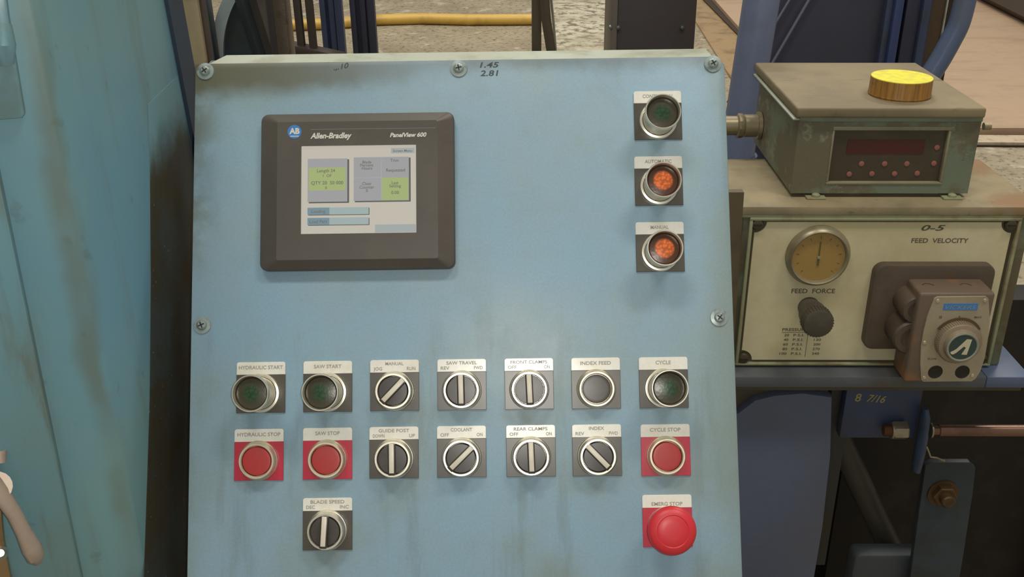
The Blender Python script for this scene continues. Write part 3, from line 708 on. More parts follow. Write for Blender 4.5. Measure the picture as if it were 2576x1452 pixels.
def legend_text(parent, c, line1, l=None, r=None, single_y=None):
    y1 = c.y + PHT / 2; L_ = []
    wmax = PWD * 0.90
    w1 = min(wmax, 0.00285 * len(line1))
    if l:
        L_.append(T(line1, c.x, y1 - 0.0035, TXT_Z, 0.0030, w1))
        L_.append(T(l, c.x - PWD * 0.43, y1 - 0.0082, TXT_Z, 0.0030, 0.0027 * len(l), 'L')); L_.append(T(r, c.x + PWD * 0.43, y1 - 0.0082, TXT_Z, 0.0030, 0.0027 * len(r), 'R'))
    else: L_.append(T(line1, c.x, y1 - (single_y or 0.0050), TXT_Z, 0.0033, w1))
    lettering('legend_text', parent, L_, M_INK)
RC = 0.0183   # ring centre above plate bottom
def base(kind, px0, px1, py0, py1, lab, red=False):
    c = h((px0 + px1) / 2, (py0 + py1) / 2); rc = Vector((c.x, c.y - PHT / 2 + RC, 0))
    return c, rc
def push_long(px0, px1, py0, py1, text, lab, lens_m, H_):
    c, rc = base('p', px0, px1, py0, py1, lab)
    R1 = 0.0168
    m = MB(); nut_ring(m, rc)
    m.lathe([(0.0150, 0.004), (0.0148, H_ - 0.010), (0.0152, H_ - 0.007), (R1, H_ - 0.005), (R1, H_ - 0.0012), (R1 * 0.97, H_), (R1 * 0.925, H_), (R1 * 0.89, H_ - 0.0012), (R1 * 0.875, H_ - 0.010), (R1 * 0.80, H_ - 0.0115)], c=(rc.x, rc.y, 0), n=56)
    o = m.build('push_button' if lens_m is M_LGREEN else 'pilot_light', M_CHROME, Cc, label=lab)
    le = MB().lathe([(R1 * 0.865, -0.0105), (R1 * 0.86, -0.0070), (R1 * 0.80, -0.0058), (R1 * 0.5, -0.0050), (0, -0.0046)], c=(0, 0, 0), n=44).build('lens', lens_m, o)
    le.location = (rc.x, rc.y, H_)
    plate(o, c, None, M_LBLK); legend_text(o, c, text); return o
def push_flush(px0, px1, py0, py1, text, lab, m_btn, red, H_=0.0115):
    c, rc = base('p', px0, px1, py0, py1, lab); R1 = 0.0166
    m = MB(); nut_ring(m, rc)
    m.lathe([(R1 * 1.06, 0.0045), (R1 * 1.04, 0.0070), (R1, H_ - 0.0022), (R1 * 0.96, H_), (R1 * 0.88, H_), (R1 * 0.83, H_ - 0.001), (R1 * 0.82, H_ - 0.006), (R1 * 0.5, H_ - 0.0062)], c=(rc.x, rc.y, 0), n=56)
    o = m.build('push_button', M_CHROMEW, Cc, label=lab)
    MB().lathe([(R1 * 0.80, 0.004), (R1 * 0.80, H_ - 0.0030), (R1 * 0.775, H_ - 0.0018), (R1 * 0.6, H_ - 0.0014), (0, H_ - 0.0022)], c=(rc.x, rc.y, 0), n=40).build('button_cap', m_btn, o)
    plate(o, c, None, M_LRED if red else M_LBLK)
    legend_text(o, c, text); return o
def selector(px0, px1, py0, py1, text, l, r, ang, lab):
    c, rc = base('s', px0, px1, py0, py1, lab); R1 = 0.0166; H_ = 0.0150
    m = MB(); nut_ring(m, rc, 0.0186)
    m.lathe([(R1 * 1.06, 0.0045), (R1 * 1.05, 0.0080), (R1, H_ - 0.003), (R1 * 0.97, H_), (R1 * 0.87, H_), (R1 * 0.83, H_ - 0.001), (R1 * 0.82, H_ - 0.006), (R1 * 0.5, H_ - 0.0062)], c=(rc.x, rc.y, 0), n=56)
    o = m.build('selector_switch', M_CHROME, Cc, label=lab)
    MB().lathe([(R1 * 0.81, 0.006), (R1 * 0.81, H_ - 0.002), (R1 * 0.78, H_ - 0.0006), (0, H_ - 0.0002)], c=(rc.x, rc.y, 0), n=40).build('knob', M_BLK, o)
    mt_ = Matrix.Translation(rc) @ Matrix.Rotation(ang, 4, 'Z')
    MB().box((-0.0033, -0.0142, H_ - 0.001), (0.0033, 0.0142, H_ + 0.0066), 0.0010, mtx=mt_).build('knob_bar', M_BLK, o)
    MB().box((-0.00225, -0.0122, H_ + 0.0060), (0.00225, 0.0145, H_ + 0.0072), 0.0005, mtx=mt_).build('pointer_insert', M_IVORY, o)
    plate(o, c, None, M_LBLK); legend_text(o, c, text, l, r); return o
D = math.radians
push_long(1594, 1715, 230, 352, 'CONTROL ON', 'green illuminated button under the CONTROL ON legend', M_LGREEN, 0.036)
push_long(1596, 1717, 394, 517, 'AUTOMATIC', 'orange pilot light under the AUTOMATIC legend', M_LORANGE, 0.034)
push_long(1599, 1721, 560, 683, 'MANUAL', 'orange pilot light under the MANUAL legend', M_LORANGE, 0.034)
push_long(596, 718, 912, 1038, 'HYDRAULIC START', 'green button under the HYDRAULIC START legend', M_LGREEN, 0.041)
push_long(764, 886, 909, 1036, 'SAW START', 'green button under the SAW START legend', M_LGREEN, 0.041)
selector(932, 1054, 906, 1033, 'MANUAL', 'JOG', 'RUN', D(-44), 'selector switch under MANUAL, turned right')
selector(1101, 1223, 904, 1031, 'SAW TRAVEL', 'REV', 'FWD', D(1), 'selector switch under SAW TRAVEL, upright')
selector(1270, 1392, 902, 1029, 'FRONT CLAMPS', 'OFF', 'ON', D(2), 'selector switch under FRONT CLAMPS, upright')
push_flush(1438, 1560, 900, 1028, 'INDEX FEED', 'flush black button, sixth in the upper row', M_BLK, False)
push_long(1608, 1730, 899, 1026, 'CYCLE', 'green button under the CYCLE legend', M_LGREEN, 0.041)
push_flush(590, 714, 1080, 1208, 'HYDRAULIC STOP', 'red button under the HYDRAULIC STOP legend', M_PRED, True)
push_flush(763, 886, 1077, 1205, 'SAW STOP', 'red button under the SAW STOP legend', M_PRED, True)
selector(930, 1053, 1074, 1203, 'GUIDE POST', 'DOWN', 'UP', D(0.5), 'selector switch under GUIDE POST, upright')
selector(1100, 1223, 1072, 1200, 'COOLANT', 'OFF', 'ON', D(-46), 'selector switch under COOLANT, turned right')
selector(1274, 1397, 1070, 1198, 'REAR CLAMPS', 'OFF', 'ON', D(1.5), 'selector switch under REAR CLAMPS, upright')
selector(1440, 1563, 1068, 1197, 'INDEX', 'REV', 'FWD', D(44), 'selector switch under INDEX, turned left')
push_flush(1612, 1736, 1068, 1196, 'CYCLE STOP', 'red button under the CYCLE STOP legend', M_PRED, True, 0.0125)
selector(763, 886, 1253, 1383, 'BLADE SPEED', 'DEC', 'INC', D(-3), 'selector switch under BLADE SPEED, alone in the lowest row left')
# emergency stop
c, rc = base('e', 1616, 1741, 1245, 1375, '')
m = MB(); nut_ring(m, rc); m.lathe([(0.0160, 0.004), (0.0158, 0.016), (0.010, 0.017)], c=(rc.x, rc.y, 0), n=48)
es_ = m.build('emergency_stop', M_CHROMEW, Cc, label='large red mushroom button under the EMERG STOP legend')
MB().lathe([(0.012, 0.012), (0.0190, 0.020), (0.0215, 0.0245), (0.0220, 0.028), (0.0212, 0.0310), (0.0185, 0.0335), (0.0145, 0.0346), (0.0138, 0.0341), (0.0125, 0.0347), (0.007, 0.0353), (0, 0.0354)], c=(rc.x, rc.y, 0), n=56).build('mushroom_head', M_ESTOP, es_)
plate(es_, c, None, M_LRED); legend_text(es_, c, 'EMERG STOP', single_y=0.0082)

# ------------------------------------------------------------------ right hand boxes: frame R
dv_ = -ray(1290, 6300).normalized()
xv = (R_ - U_ * 0.010); xv = (xv - dv_ * xv.dot(dv_)).normalized()
o_ = CAM + ray(2210, 720) / F * 1.42
RF = Frame(o_, xv, dv_)
hr = RF.hit
M_CREAM = plain('cream_front_plate', (208, 198, 162), 0.42, grime=(184, 172, 126), amt=0.6, scale=7)
M_GRN = plain('grey_green_paint', (116, 122, 94), 0.5, grime=(92, 82, 60), amt=0.9, scale=14, lo=0.40, hi=0.58)
M_GRNL = plain('pale_green_trim', (148, 150, 116), 0.45, grime=(120, 96, 62), amt=0.7, scale=20)
M_GASK = plain('dark_gasket', (82, 74, 52), 0.6)
def feed_top():
    t = NT('dusty_top_paint'); n1 = t.noise(12, 6, 0.6); n2 = t.noise(60, 4, 0.7, off=3); x = t.xyz(0)
    c = t.mix(t.step(n1, 0.35, 0.65), lin((150, 136, 106)), lin((128, 118, 92)))
    rust = t.math('MULTIPLY', t.step(x, 0.10, 0.16), t.step(n1, 0.40, 0.60))
    c = t.mix(t.math('MULTIPLY', rust, 0.55), c, lin((148, 104, 66)))
    c = t.mix(t.math('MULTIPLY', t.step(n2, 0.62, 0.7), 0.6), c, lin((104, 92, 66)))
    return t.out(c, 0.6, 0, 0.3, bump=n2, bs=0.2, bd=0.002)
M_TOP = feed_top()
FB = thing('feed_control_box', 'grey-green feed control box with cream front, gauge and knobs', 'control box', frame=RF)
xa = (hr(1876, 537).x + hr(1846, 915).x) / 2; xb = hr(2582, 545).x
yt = hr(2210, 540).y; yb = hr(2100, 922).y
DEP = 0.19
xb2 = (hr(2590, 545).x + hr(2522, 940).x) / 2
MB().box((xa - 0.004, yb, -DEP), (xb2, yt, -0.004), 0.002).build('body', M_GRN, FB)
# top sheet with folded front edge
ztp = 0.004
yts = hr(2210, 521, 'z', ztp).y
MB().box((xa - 0.030, yt + 0.0002, -DEP - 0.012), (xb2 + 0.006, yts, ztp), 0.0012).build('top_sheet', M_TOP, FB)
MB().box((xa - 0.010, yt - 0.0035, -0.002), (xb2 + 0.003, yt + 0.0002, ztp - 0.001), 0.001).build('drip_edge', M_GRNL, FB)
# frame strips around the front
X0, X1, Y1, Y0 = hr(1882, 545).x, hr(2566, 545).x, hr(2210, 546).y, hr(2100, 917).y
X0 = (hr(1884, 545).x + hr(1850, 915).x) / 2; X1 = (hr(2563, 545).x + hr(2495, 918).x) / 2
fw = 0.0044
for (lo, hi) in (((X0, Y1 - fw, -0.0045), (X1, Y1, 0.004)), ((X0, Y0, -0.0045), (X1, Y0 + fw * 0.8, 0.004)), ((X0, Y0 + fw * 0.8, -0.0045), (X0 + fw, Y1 - fw, 0.004)), ((X1 - fw, Y0 + fw * 0.8, -0.0045), (X1, Y1 - fw, 0.004))):
    MB().box(lo, hi, 0.001).build('frame_strip', M_GRNL, FB)
MB().box((X0 + fw, Y0 + fw * 0.8, -0.0045), (X1 - fw, Y1 - fw, -0.0022)).build('gasket', M_GASK, FB, smooth=False)
px0, px1, py0, py1 = X0 + fw + 0.0038, X1 - fw - 0.0050, Y0 + fw + 0.0026, Y1 - fw - 0.0030
nr = 0.0155
def notch(cx, cy, a0, a1): return [(cx + nr * math.cos(math.radians(a0 + (a1 - a0) * i / 8)), cy + nr * math.sin(math.radians(a0 + (a1 - a0) * i / 8))) for i in range(9)]
pts = notch(px0, py0, 90, 0) + notch(px1, py0, 180, 90) + notch(px1, py1, 270, 180) + notch(px0, py1, 360, 270)
MB().prism(pts, -0.0022, 0.0, bev=0.0004, seg=1).build('front_plate', M_CREAM, FB)
for (cx, cy) in ((px0 + 0.003, py0 + 0.003), (px1 - 0.003, py0 + 0.003), (px1 - 0.003, py1 - 0.003), (px0 + 0.003, py1 - 0.003)):
    o = MB().lathe([(0.0085, -0.0022), (0.0085, 0.001), (0.007, 0.0035), (0, 0.0050)], c=(cx, cy, 0), n=24).build('corner_screw', plain('corner_screw_brown', (84, 76, 58), 0.45, 0.4), FB)
    MB().box((cx - 0.0055, cy - 0.0008, 0.0035), (cx + 0.0055, cy + 0.0008, 0.0055)).build('slot', M_DARKHOLE, o, smooth=False)
# gauge
gc = hr(2056, 642); gr = (hr(2138, 640).x - hr(1976, 640).x) / 2
g = MB().lathe([(gr, 0.0), (gr, 0.004), (gr * 0.94, 0.010), (gr * 0.87, 0.0125), (gr * 0.83, 0.0110), (gr * 0.815, 0.0075), (gr * 0.80, 0.0070)], c=(gc.x, gc.y, 0), n=64).build('pressure_gauge', plain('gauge_rim', (150, 140, 112), 0.35, 0.35, grime=(110, 100, 76), amt=0.6), FB, label='round pressure gauge with ochre dial')
MB().lathe([(gr * 0.81, 0.0), (gr * 0.81, 0.0072), (0, 0.0072)], c=(gc.x, gc.y, 0), n=64).build('dial', plain('ochre_dial', (160, 130, 72), 0.25, spec=0.7, grime=(140, 110, 56), amt=0.6, scale=30), g)
M_OLIVE = plain('olive_print', (96, 84, 46), 0.5)
MB().box((gc.x - 0.0007, gc.y - 0.002, 0.0078), (gc.x + 0.0007, gc.y + gr * 0.52, 0.0084)).box((gc.x - 0.0013, gc.y - gr * 0.28, 0.0078), (gc.x + 0.0013, gc.y - 0.001, 0.0084)).build('needle', M_OLIVE, g)
MB().lathe([(0.0022, 0.0072), (0.0022, 0.0092), (0, 0.0096)], c=(gc.x, gc.y, 0), n=16).build('needle_hub', M_GRNL, g)
m = MB()
for i in range(11):
    a = D(225 - 27 * i)
    m.box((gr * 0.62, -0.0004, 0.0073), (gr * 0.70, 0.0004, 0.0075), mtx=Matrix.Translation((gc.x, gc.y, 0)) @ Matrix.Rotation(a, 4, 'Z'))
m.build('scale_marks', M_OLIVE, g, smooth=False)
# lettering on the plate
M_PRN = plain('plate_print', (96, 90, 70), 0.5)
def LT(txt, pxa, pxb, py, hpx, sh=0.0, rot=0.0):
    a, b = hr(pxa, py), hr(pxb, py); return T(txt, (a.x + b.x) / 2, (a.y + b.y) / 2, 0.0003, hpx * 1.42 / F, abs(b.x - a.x), 'C', sh, rot)
lettering('plate_lettering', FB, [LT('FEED  VELOCITY', 2293, 2436, 605, 12), LT('FEED  FORCE', 1991, 2101, 732, 12)], M_PRN)
lettering('pen_marks', FB, [LT('0-5', 2318, 2378, 573, 14, 0.25)], plain('plate_pen', (84, 82, 60), 0.6), label='handwritten 0-5')
L_ = [LT('PRESSURE', 1968, 2032, 829, 8), LT('THRUST', 2046, 2086, 829, 8)]
for i, (p_, v_) in enumerate((('20', '65'), ('40', '130'), ('60', '200'), ('80', '270'), ('100', '340'))):
    y_ = 843 + 11.6 * i; s_ = -1.6 * i
    L_ += [LT(p_, 1973 + s_ - (6 if i == 4 else 0), 1985 + s_, y_, 7), LT('P.S.I.', 1996 + s_, 2023 + s_, y_, 7), LT(v_, 2049 + s_, 2067 + s_, y_, 7)]
lettering('pressure_table', FB, L_, M_PRN)
a_, b_ = hr(1967, 836), hr(2086, 836); c_, d_ = hr(2033, 838), hr(2027, 898)
MB().box((a_.x, a_.y - 0.0003, 0.0), (b_.x, a_.y + 0.0003, 0.0003)).box((c_.x - 0.0003, d_.y, 0.0), (c_.x + 0.0003, c_.y, 0.0003)).build('table_rule', M_PRN, FB, smooth=False)
# regulator knob
kc = hr(2034, 772)
M_KNB = plain('dark_knob_plastic', (74, 68, 56), 0.5, grime=(92, 84, 70), amt=0.5, scale=50)
k = MB().lathe([(0.0150, 0.0), (0.0150, 0.006), (0.0165, 0.012), (0.0185, 0.020), (0.0185, 0.027), (0.0192, 0.028), (0.0200, 0.036), (0.0205, 0.050), (0.0195, 0.0535), (0.0165, 0.0545), (0.0, 0.0545)], c=(kc.x, kc.y, 0), n=40).build('regulator_knob', M_KNB, FB, label='dark round knob under FEED FORCE')
m = MB()
for i in range(32):
    m.box((0.0196, -0.0006, 0.037), (0.0212, 0.0006, 0.0515), mtx=Matrix.Translation((kc.x, kc.y, 0)) @ Matrix.Rotation(2 * PI * i / 32, 4, 'Z'))
m.build('knurling', M_KNB, k, smooth=False)
# velocity valve
M_PLUM = plain('brown_plum_casting', (88, 74, 60), 0.5, grime=(66, 56, 46), amt=0.6, scale=16, bump=0.2)
M_PLUMR = plain('rubbed_orange_top', (108, 92, 76), 0.5, grime=(150, 102, 64), amt=0.7, scale=14, lo=0.50, hi=0.66)
fz = 0.013
f0, f1_ = hr(2182, 880, 'z', fz), hr(2510, 668, 'z', fz)
f0x = (hr(2196, 690, 'z', fz).x + hr(2178, 860, 'z', fz).x) / 2
V = MB().prism(rrect(f0x, f0.y, f1_.x, f1_.y, 0.014, 6), 0.0, fz, bev=0.003).build('velocity_valve', M_PLUM, FB, label='brown flow control valve with adjusting knob')
bz = 0.060
q0 = hr(2300, 960, 'z', bz); q1 = hr(2506, 738, 'z', bz)
q0b = hr(2250, 690, 'z', fz)
xl2 = hr(2292, 800, 'z', bz).x; yb2 = hr(2380, 962, 'z', bz).y
MB().box((xl2 + 0.006, yb2, fz - 0.001), (q1.x, q1.y, bz), 0.004, seg=3).build('valve_body', M_PLUMR, V)
for cy_, rr in ((q1.y - 0.030, 0.020), (q1.y - 0.072, 0.025)):
    MB().lathe([(rr, fz), (rr, bz - 0.012), (rr * 0.9, bz - 0.009), (rr * 0.6, bz - 0.009), (rr * 0.55, bz - 0.012), (0, bz - 0.012)], c=(xl2 + 0.010, cy_, 0), n=32).build('valve_boss', M_PLUM, V)
for px in (2335, 2430):
    c_ = hr(px, 712, 'z', 0.035)
    m = MB().tube([(c_.x - 0.007, q1.y + 0.0002, 0.034), (c_.x - 0.002, q1.y + 0.0002, 0.030), (c_.x + 0.004, q1.y + 0.0002, 0.031), (c_.x + 0.008, q1.y + 0.0002, 0.036)], 0.0006, 6)
    m.build('cast_mark', M_DKBR, V)
# face plate of the valve
pz = bz + 0.0022
pp = [(2350, 752), (2358, 747), (2480, 746), (2487, 752), (2490, 800), (2486, 850), (2478, 900), (2466, 936), (2455, 953), (2445, 960), (2322, 961), (2317, 955), (2315, 915), (2317, 870), (2323, 835), (2333, 795)]
PQ = [hr(a, b, 'z', pz) for a, b in pp]
M_ALU = plain('brushed_aluminium', (172, 160, 134), 0.38, 0.2, grime=(150, 138, 112), amt=0.5, scale=25)
fp = MB().prism([(p.x, p.y) for p in PQ][::-1], bz - 0.0005, pz, bev=0.0004, seg=1).build('valve_plate', M_ALU, V)
def VR(pxa, pya, pxb, pyb, z0, z1, name, m):
    a, b = hr(pxa, pya, 'z', z1), hr(pxb, pyb, 'z', z1)
    return MB().box((a.x, b.y, z0), (b.x, a.y, z1)).build(name, m, V, smooth=False)
VR(2375, 764, 2458, 781, pz, pz + 0.0003, 'nameplate', plain('nameplate_blue', (70, 130, 196), 0.4))
a_, b_ = hr(2377, 773, 'z', pz), hr(2455, 773, 'z', pz)
lettering('nameplate_lettering', V, [T('VICKERS', (a_.x + b_.x) / 2, (a_.y + b_.y) / 2, pz + 0.0005, 0.0055, b_.x - a_.x, 'C', 0.2)], plain('nameplate_print', (128, 150, 160), 0.5))
a_, b_ = hr(2366, 798, 'z', pz), hr(2413, 800, 'z', pz)
lettering('valve_lettering', V, [T('0', a_.x, a_.y, pz + 0.0003, 0.0035, 0.0040), T('I', b_.x, b_.y, pz + 0.0003, 0.0060, 0.0016), T('MAX', hr(2460, 800, 'z', pz).x, a_.y, pz + 0.0003, 0.0028, 0.010),
    T('FLOW', hr(2345, 903, 'z', pz).x, hr(2345, 903, 'z', pz).y, pz + 0.0003, 0.0030, 0.012)], M_PRN)
kc = hr(2406, 855, 'z', pz)
m = MB(); aa = []
for i in range(13):
    a = D(150 - 120 * i / 12)
    aa.append((kc.x + 0.0335 * math.cos(a), kc.y + 0.0335 * math.sin(a)))
ab = [(kc.x + (x - kc.x) * 0.86, kc.y + (y - kc.y) * 0.86) for x, y in aa]
m.prism((aa + ab[::-1])[::-1], pz, pz + 0.0012); m.build('dial_arc', plain('dial_arc_brown', (96, 76, 54), 0.5), V, smooth=False)
kr = 0.0290
KN = MB().lathe([(kr, pz), (kr, pz + 0.012), (kr * 0.97, pz + 0.0135), (kr * 0.80, pz + 0.015), (kr * 0.76, pz + 0.020), (kr * 0.74, pz + 0.021), (0, pz + 0.021)], c=(kc.x, kc.y, 0), n=56).build('valve_knob', plain('knob_alloy', (150, 134, 110), 0.38, 0.2, grime=(122, 108, 86), amt=0.5, scale=30), V)
m = MB()
for i in range(60): m.box((kr - 0.0004, -0.0005, pz + 0.001), (kr + 0.0008, 0.0005, pz + 0.012), mtx=Matrix.Translation((kc.x, kc.y, 0)) @ Matrix.Rotation(2 * PI * i / 60, 4, 'Z'))
m.build('knob_serrations', MATS['knob_alloy'], V, smooth=False)
ez = pz + 0.021
er = kr * 0.73
MB().lathe([(er, ez - 0.002), (er, ez + 0.001), (er * 0.94, ez + 0.0016), (er * 0.87, ez + 0.001), (er * 0.86, ez + 0.0004), (er * 0.5, ez + 0.0004)], c=(kc.x, kc.y, 0), n=48).build('emblem_ring', plain('emblem_ring_grey', (156, 160, 144), 0.3, 0.3), V)
MB().lathe([(er * 0.855, ez + 0.0003), (er * 0.85, ez + 0.0006), (0, ez + 0.0006)], c=(kc.x, kc.y, 0), n=48).build('emblem_disc', plain('emblem_dark_teal', (54, 70, 68), 0.35), V)
E = lambda u, v: (kc.x + er * u, kc.y + er * v)
m = MB()
m.prism([E(-.72, -.34), E(-.66, -.46), E(-.52, -.50), E(-.34, -.38), E(.06, .06), E(.20, -.02), E(.00, -.50), E(.34, -.52), E(.48, .55), E(.16, .58), E(-.36, -.10), E(-.50, -.22)], ez + 0.0005, ez + 0.0009)
m.build('emblem_letter', plain('emblem_ivory', (206, 196, 164), 0.4), V, smooth=False)
for (px, py) in ((2353, 936), (2421, 936)):
    c_ = hr(px, py, 'z', pz)
    MB().lathe([(0.0100, pz - 0.0001), (0.0098, pz + 0.0004), (0.0090, pz + 0.0005), (0.0085, pz + 0.0002), (0, pz + 0.0002)], c=(c_.x, c_.y, 0), n=28).build('bolt_hole', M_DARKHOLE, V)
for (px, py) in ((2359, 757), (2478, 756), (2326, 862), (2446, 945), (2325, 950)):
    c_ = hr(px, py, 'z', pz)
    MB().lathe([(0.0026, pz), (0.0022, pz + 0.0010), (0, pz + 0.0014)], c=(c_.x, c_.y, 0), n=16).build('plate_screw', M_CHROMEW, V)

# ---- readout box on top
ytop = yts
zb0 = hr(2210, 497, 'y', ytop).z          # front bottom line of the small box on the top sheet
S = thing('readout_box', 'small weathered green readout box with dark red display window', 'readout box', frame=RF, loc=Vector((0, ytop, zb0)))
def hs(px, py, axis='z', val=0.0):
    base_ = {'x': 0, 'y': ytop, 'z': zb0}[axis]
    p = RF.hit(px, py, axis, val + base_); return Vector((p.x, p.y - ytop, p.z - zb0))
sx0 = (hs(2002, 305).x + hs(1998, 480).x) / 2; sx1 = (hs(2466, 300).x + hs(2440, 480).x) / 2
lidz = 0.008
ylt = hs(2240, 272, 'z', lidz).y; ylb = hs(2240, 298, 'z', lidz).y
lx0, lx1 = hs(2006, 272, 'z', lidz).x, hs(2484, 272, 'z', lidz).x
zback = (hs(2120, 157, 'y', ylt).z)
foot = 0.006
def weather():
    t = NT('weathered_green_paint'); n1 = t.noise(9, 6, 0.65); n2 = t.noise(28, 6, 0.7, off=5); n3 = t.noise(120, 3, 0.6)
    c = t.mix(t.step(n1, 0.46, 0.54), lin((112, 122, 102)), lin((106, 100, 80)))
    c = t.mix(t.math('MULTIPLY', t.step(n2, 0.58, 0.66), 0.7), c, lin((136, 142, 118)))
    c = t.mix(t.math('MULTIPLY', t.step(n3, 0.6, 0.75), 0.4), c, lin((84, 78, 58)))
    return t.out(c, 0.55, 0, 0.35, bump=n2, bs=0.2, bd=0.002)
M_WG = weather()
def lidm():
    t = NT('dusty_lid_paint'); n1 = t.noise(7, 6, 0.6, off=2); n2 = t.noise(50, 5, 0.7); n3 = t.noise(16, 5, 0.6, stretch=(1, 1, 3), off=8)
    c = t.mix(t.step(n1, 0.35, 0.65), lin((138, 124, 96)), lin((120, 108, 84)))
    c = t.mix(t.math('MULTIPLY', t.step(n3, 0.6, 0.7), 0.6), c, lin((96, 86, 62)))
    c = t.mix(t.math('MULTIPLY', t.step(n2, 0.66, 0.74), 0.6), c, lin((160, 152, 120)))
    return t.out(c, 0.6, 0, 0.3, bump=n2, bs=0.15, bd=0.001)
M_LID = lidm()
# body with window opening
wx0 = (hs(2092, 320).x + hs(2081, 462).x) / 2; wx1 = (hs(2391, 318).x + hs(2373, 465).x) / 2
wy1 = hs(2240, 318).y; wy0 = hs(2226, 464).y
m = MB(); th = 0.010
m.box((sx0, foot, zback + 0.02), (sx1, ylb + 0.004, -th), 0.0)
m.box((sx0, foot, -th), (wx0, ylb + 0.004, 0), 0.0).box((wx1, foot, -th), (sx1, ylb + 0.004, 0)).box((wx0, foot, -th), (wx1, wy0, 0)).box((wx0, wy1, -th), (wx1, ylb + 0.004, 0))
m.build('body', M_WG, S, smooth=False)
MB().box((lx0, ylb, zback), (lx1, ylt, lidz), 0.003, seg=3).build('lid', [M_LID], S)
MB().box((lx0 - 0.003, ylb - 0.004, zback + 0.01), (sx0 - 0.0003, ylb - 0.0012, lidz - 0.004), 0.001).build('gasket_lip', M_LIP, S)
MB().box((sx0 - 0.0002, ylb - 0.006, -0.0002), (sx1 + 0.0002, ylb, 0.0030), 0.001).build('front_lip', plain('pale_green_edge', (118, 132, 108), 0.5, grime=(92, 88, 66), amt=0.6), S)
# window frame
wf = 0.0042
for lo, hi in (((wx0, wy1 - wf * 1.3, -0.007), (wx1, wy1, 0.0012)), ((wx0, wy0, -0.007), (wx1, wy0 + wf * 0.8, 0.0012)), ((wx0, wy0 + wf * .8, -0.007), (wx0 + wf * .7, wy1 - wf * 1.3, 0.0012)), ((wx1 - wf * .8, wy0 + wf * .8, -0.007), (wx1, wy1 - wf * 1.3, 0.0012))):
    MB().box(lo, hi, 0.001).build('window_frame', plain('window_frame_paint', (140, 134, 106), 0.4, grime=(108, 100, 76), amt=0.5), S)
dz = -0.005
dp = MB().box((wx0 + wf * .7, wy0 + wf * .8, -0.009), (wx1 - wf * .8, wy1 - wf * 1.3, dz)).build('display_panel', plain('display_panel_dark', (70, 62, 46), 0.35, grime=(86, 74, 58), amt=0.6, scale=20), S, smooth=False)
def hd_(px, py): return hs(px, py, 'z', dz)
a_, b_ = hd_(2128, 387), hd_(2328, 352)
MB().box((a_.x, a_.y, dz), (b_.x, b_.y, dz + 0.0006)).build('readout_window', plain('readout_red', (78, 30, 24), 0.2, spec=0.7, grime=(60, 32, 24), amt=0.5), dp, smooth=False)
M_KEY = plain('key_pink', (150, 96, 84), 0.5)
for (px, py) in ((2357, 371), (2167, 412), (2225, 412), (2281, 412), (2349, 411), (2136, 438), (2193, 437), (2250, 437), (2307, 436)):
    c_ = hd_(px, py)
    MB().prism(circ(c_.x, c_.y, 0.0036, 18), dz, dz + 0.0010, bev=0.0003, mtx=None).build('key', M_KEY, dp)
# feet
for px in (2050, 2392):
    a_ = hs(px, 493)
    MB().box((a_.x - 0.013, 0.0, -0.012), (a_.x + 0.013, 0.0028, 0.010), 0.001).build('mounting_foot', M_GRNL, S)
    MB().lathe([(0.0055, 0), (0.0055, 0.003), (0.003, 0.0045), (0, 0.0045)], n=14, mtx=Matrix.Translation((a_.x, 0.0028, 0.004)) @ Matrix.Rotation(-PI / 2, 4, 'X')).build('foot_bolt', M_GRNL, S)
MB().box((sx0 + 0.02, 0.0, zback + 0.03), (sx1 - 0.02, foot, -0.012)).build('base_rail', M_GRN, S, smooth=False)
# conduit fitting through the left wall
cf = hs(1912, 316, 'x', sx0 - 0.001)
def xt(prof, n=24): return MB().lathe(prof, n=n, mtx=Matrix.Translation(cf) @ Matrix.Rotation(-PI / 2, 4, 'Y'))
M_FIT = plain('fitting_grey_tan', (150, 138, 110), 0.4, 0.4, grime=(104, 94, 72), amt=0.6, scale=30)
FT = xt([(0.0, 0.0), (0.021, 0.0), (0.021, 0.005), (0.017, 0.006), (0.017, 0.024), (0.0145, 0.027), (0.0145, 0.29), (0.0, 0.29)]).build('conduit_fitting', M_FIT, S)
xt([(0.0175, 0.026), (0.0185, 0.028), (0.0185, 0.034), (0.0150, 0.036)], 10).build('lock_ring', M_FIT, S)
# latch screw at right
c_ = hs(2476, 318, 'x', sx1)
MB().tube([c_ + Vector((-.001, 0, 0)), c_ + Vector((0.008, 0, 0))], 0.005, 12).build('side_screw', M_FIT, S)

# ---- yellow-topped disc on the lid
dpos = hs(2262, 238, 'y', ylt)
rd = 0.0405; hd2 = 0.024
Yt = thing('yellow_disc', 'round tape roll with bright yellow top on the readout box lid', 'roll', frame=RF, loc=Vector((dpos.x, ytop + ylt, zb0 + dpos.z)))
rx = Matrix.Rotation(-PI / 2, 4, 'X')
def woody():
    t = NT('ribbed_brown_edge'); n1 = t.noise(1, 4, 0.6, stretch=(300, 8, 300)); n2 = t.noise(40, 4, 0.6)
    c = t.mix(t.step(n1, 0.4, 0.6), lin((156, 112, 48)), lin((128, 90, 42))); c = t.mix(t.math('MULTIPLY', t.step(n2, 0.6, 0.7), 0.6), c, lin((92, 60, 28)))
    return t.out(c, 0.5, 0, 0.4)
MB().lathe([(0, 0), (rd, 0), (rd * 1.02, 0.002), (rd, 0.004), (rd * 0.99, hd2 - 0.0008), (rd * 0.985, hd2), (0, hd2)], n=72, mtx=rx).build('roll_edge', woody(), Yt)
def yel():
    t = NT('yellow_top'); n = t.noise(90, 3, 0.6); c = t.mix(t.step(n, 0.4, 0.7), lin((232, 224, 66)), lin((214, 204, 74)))
    return t.out(c, 0.5, 0, 0.4)
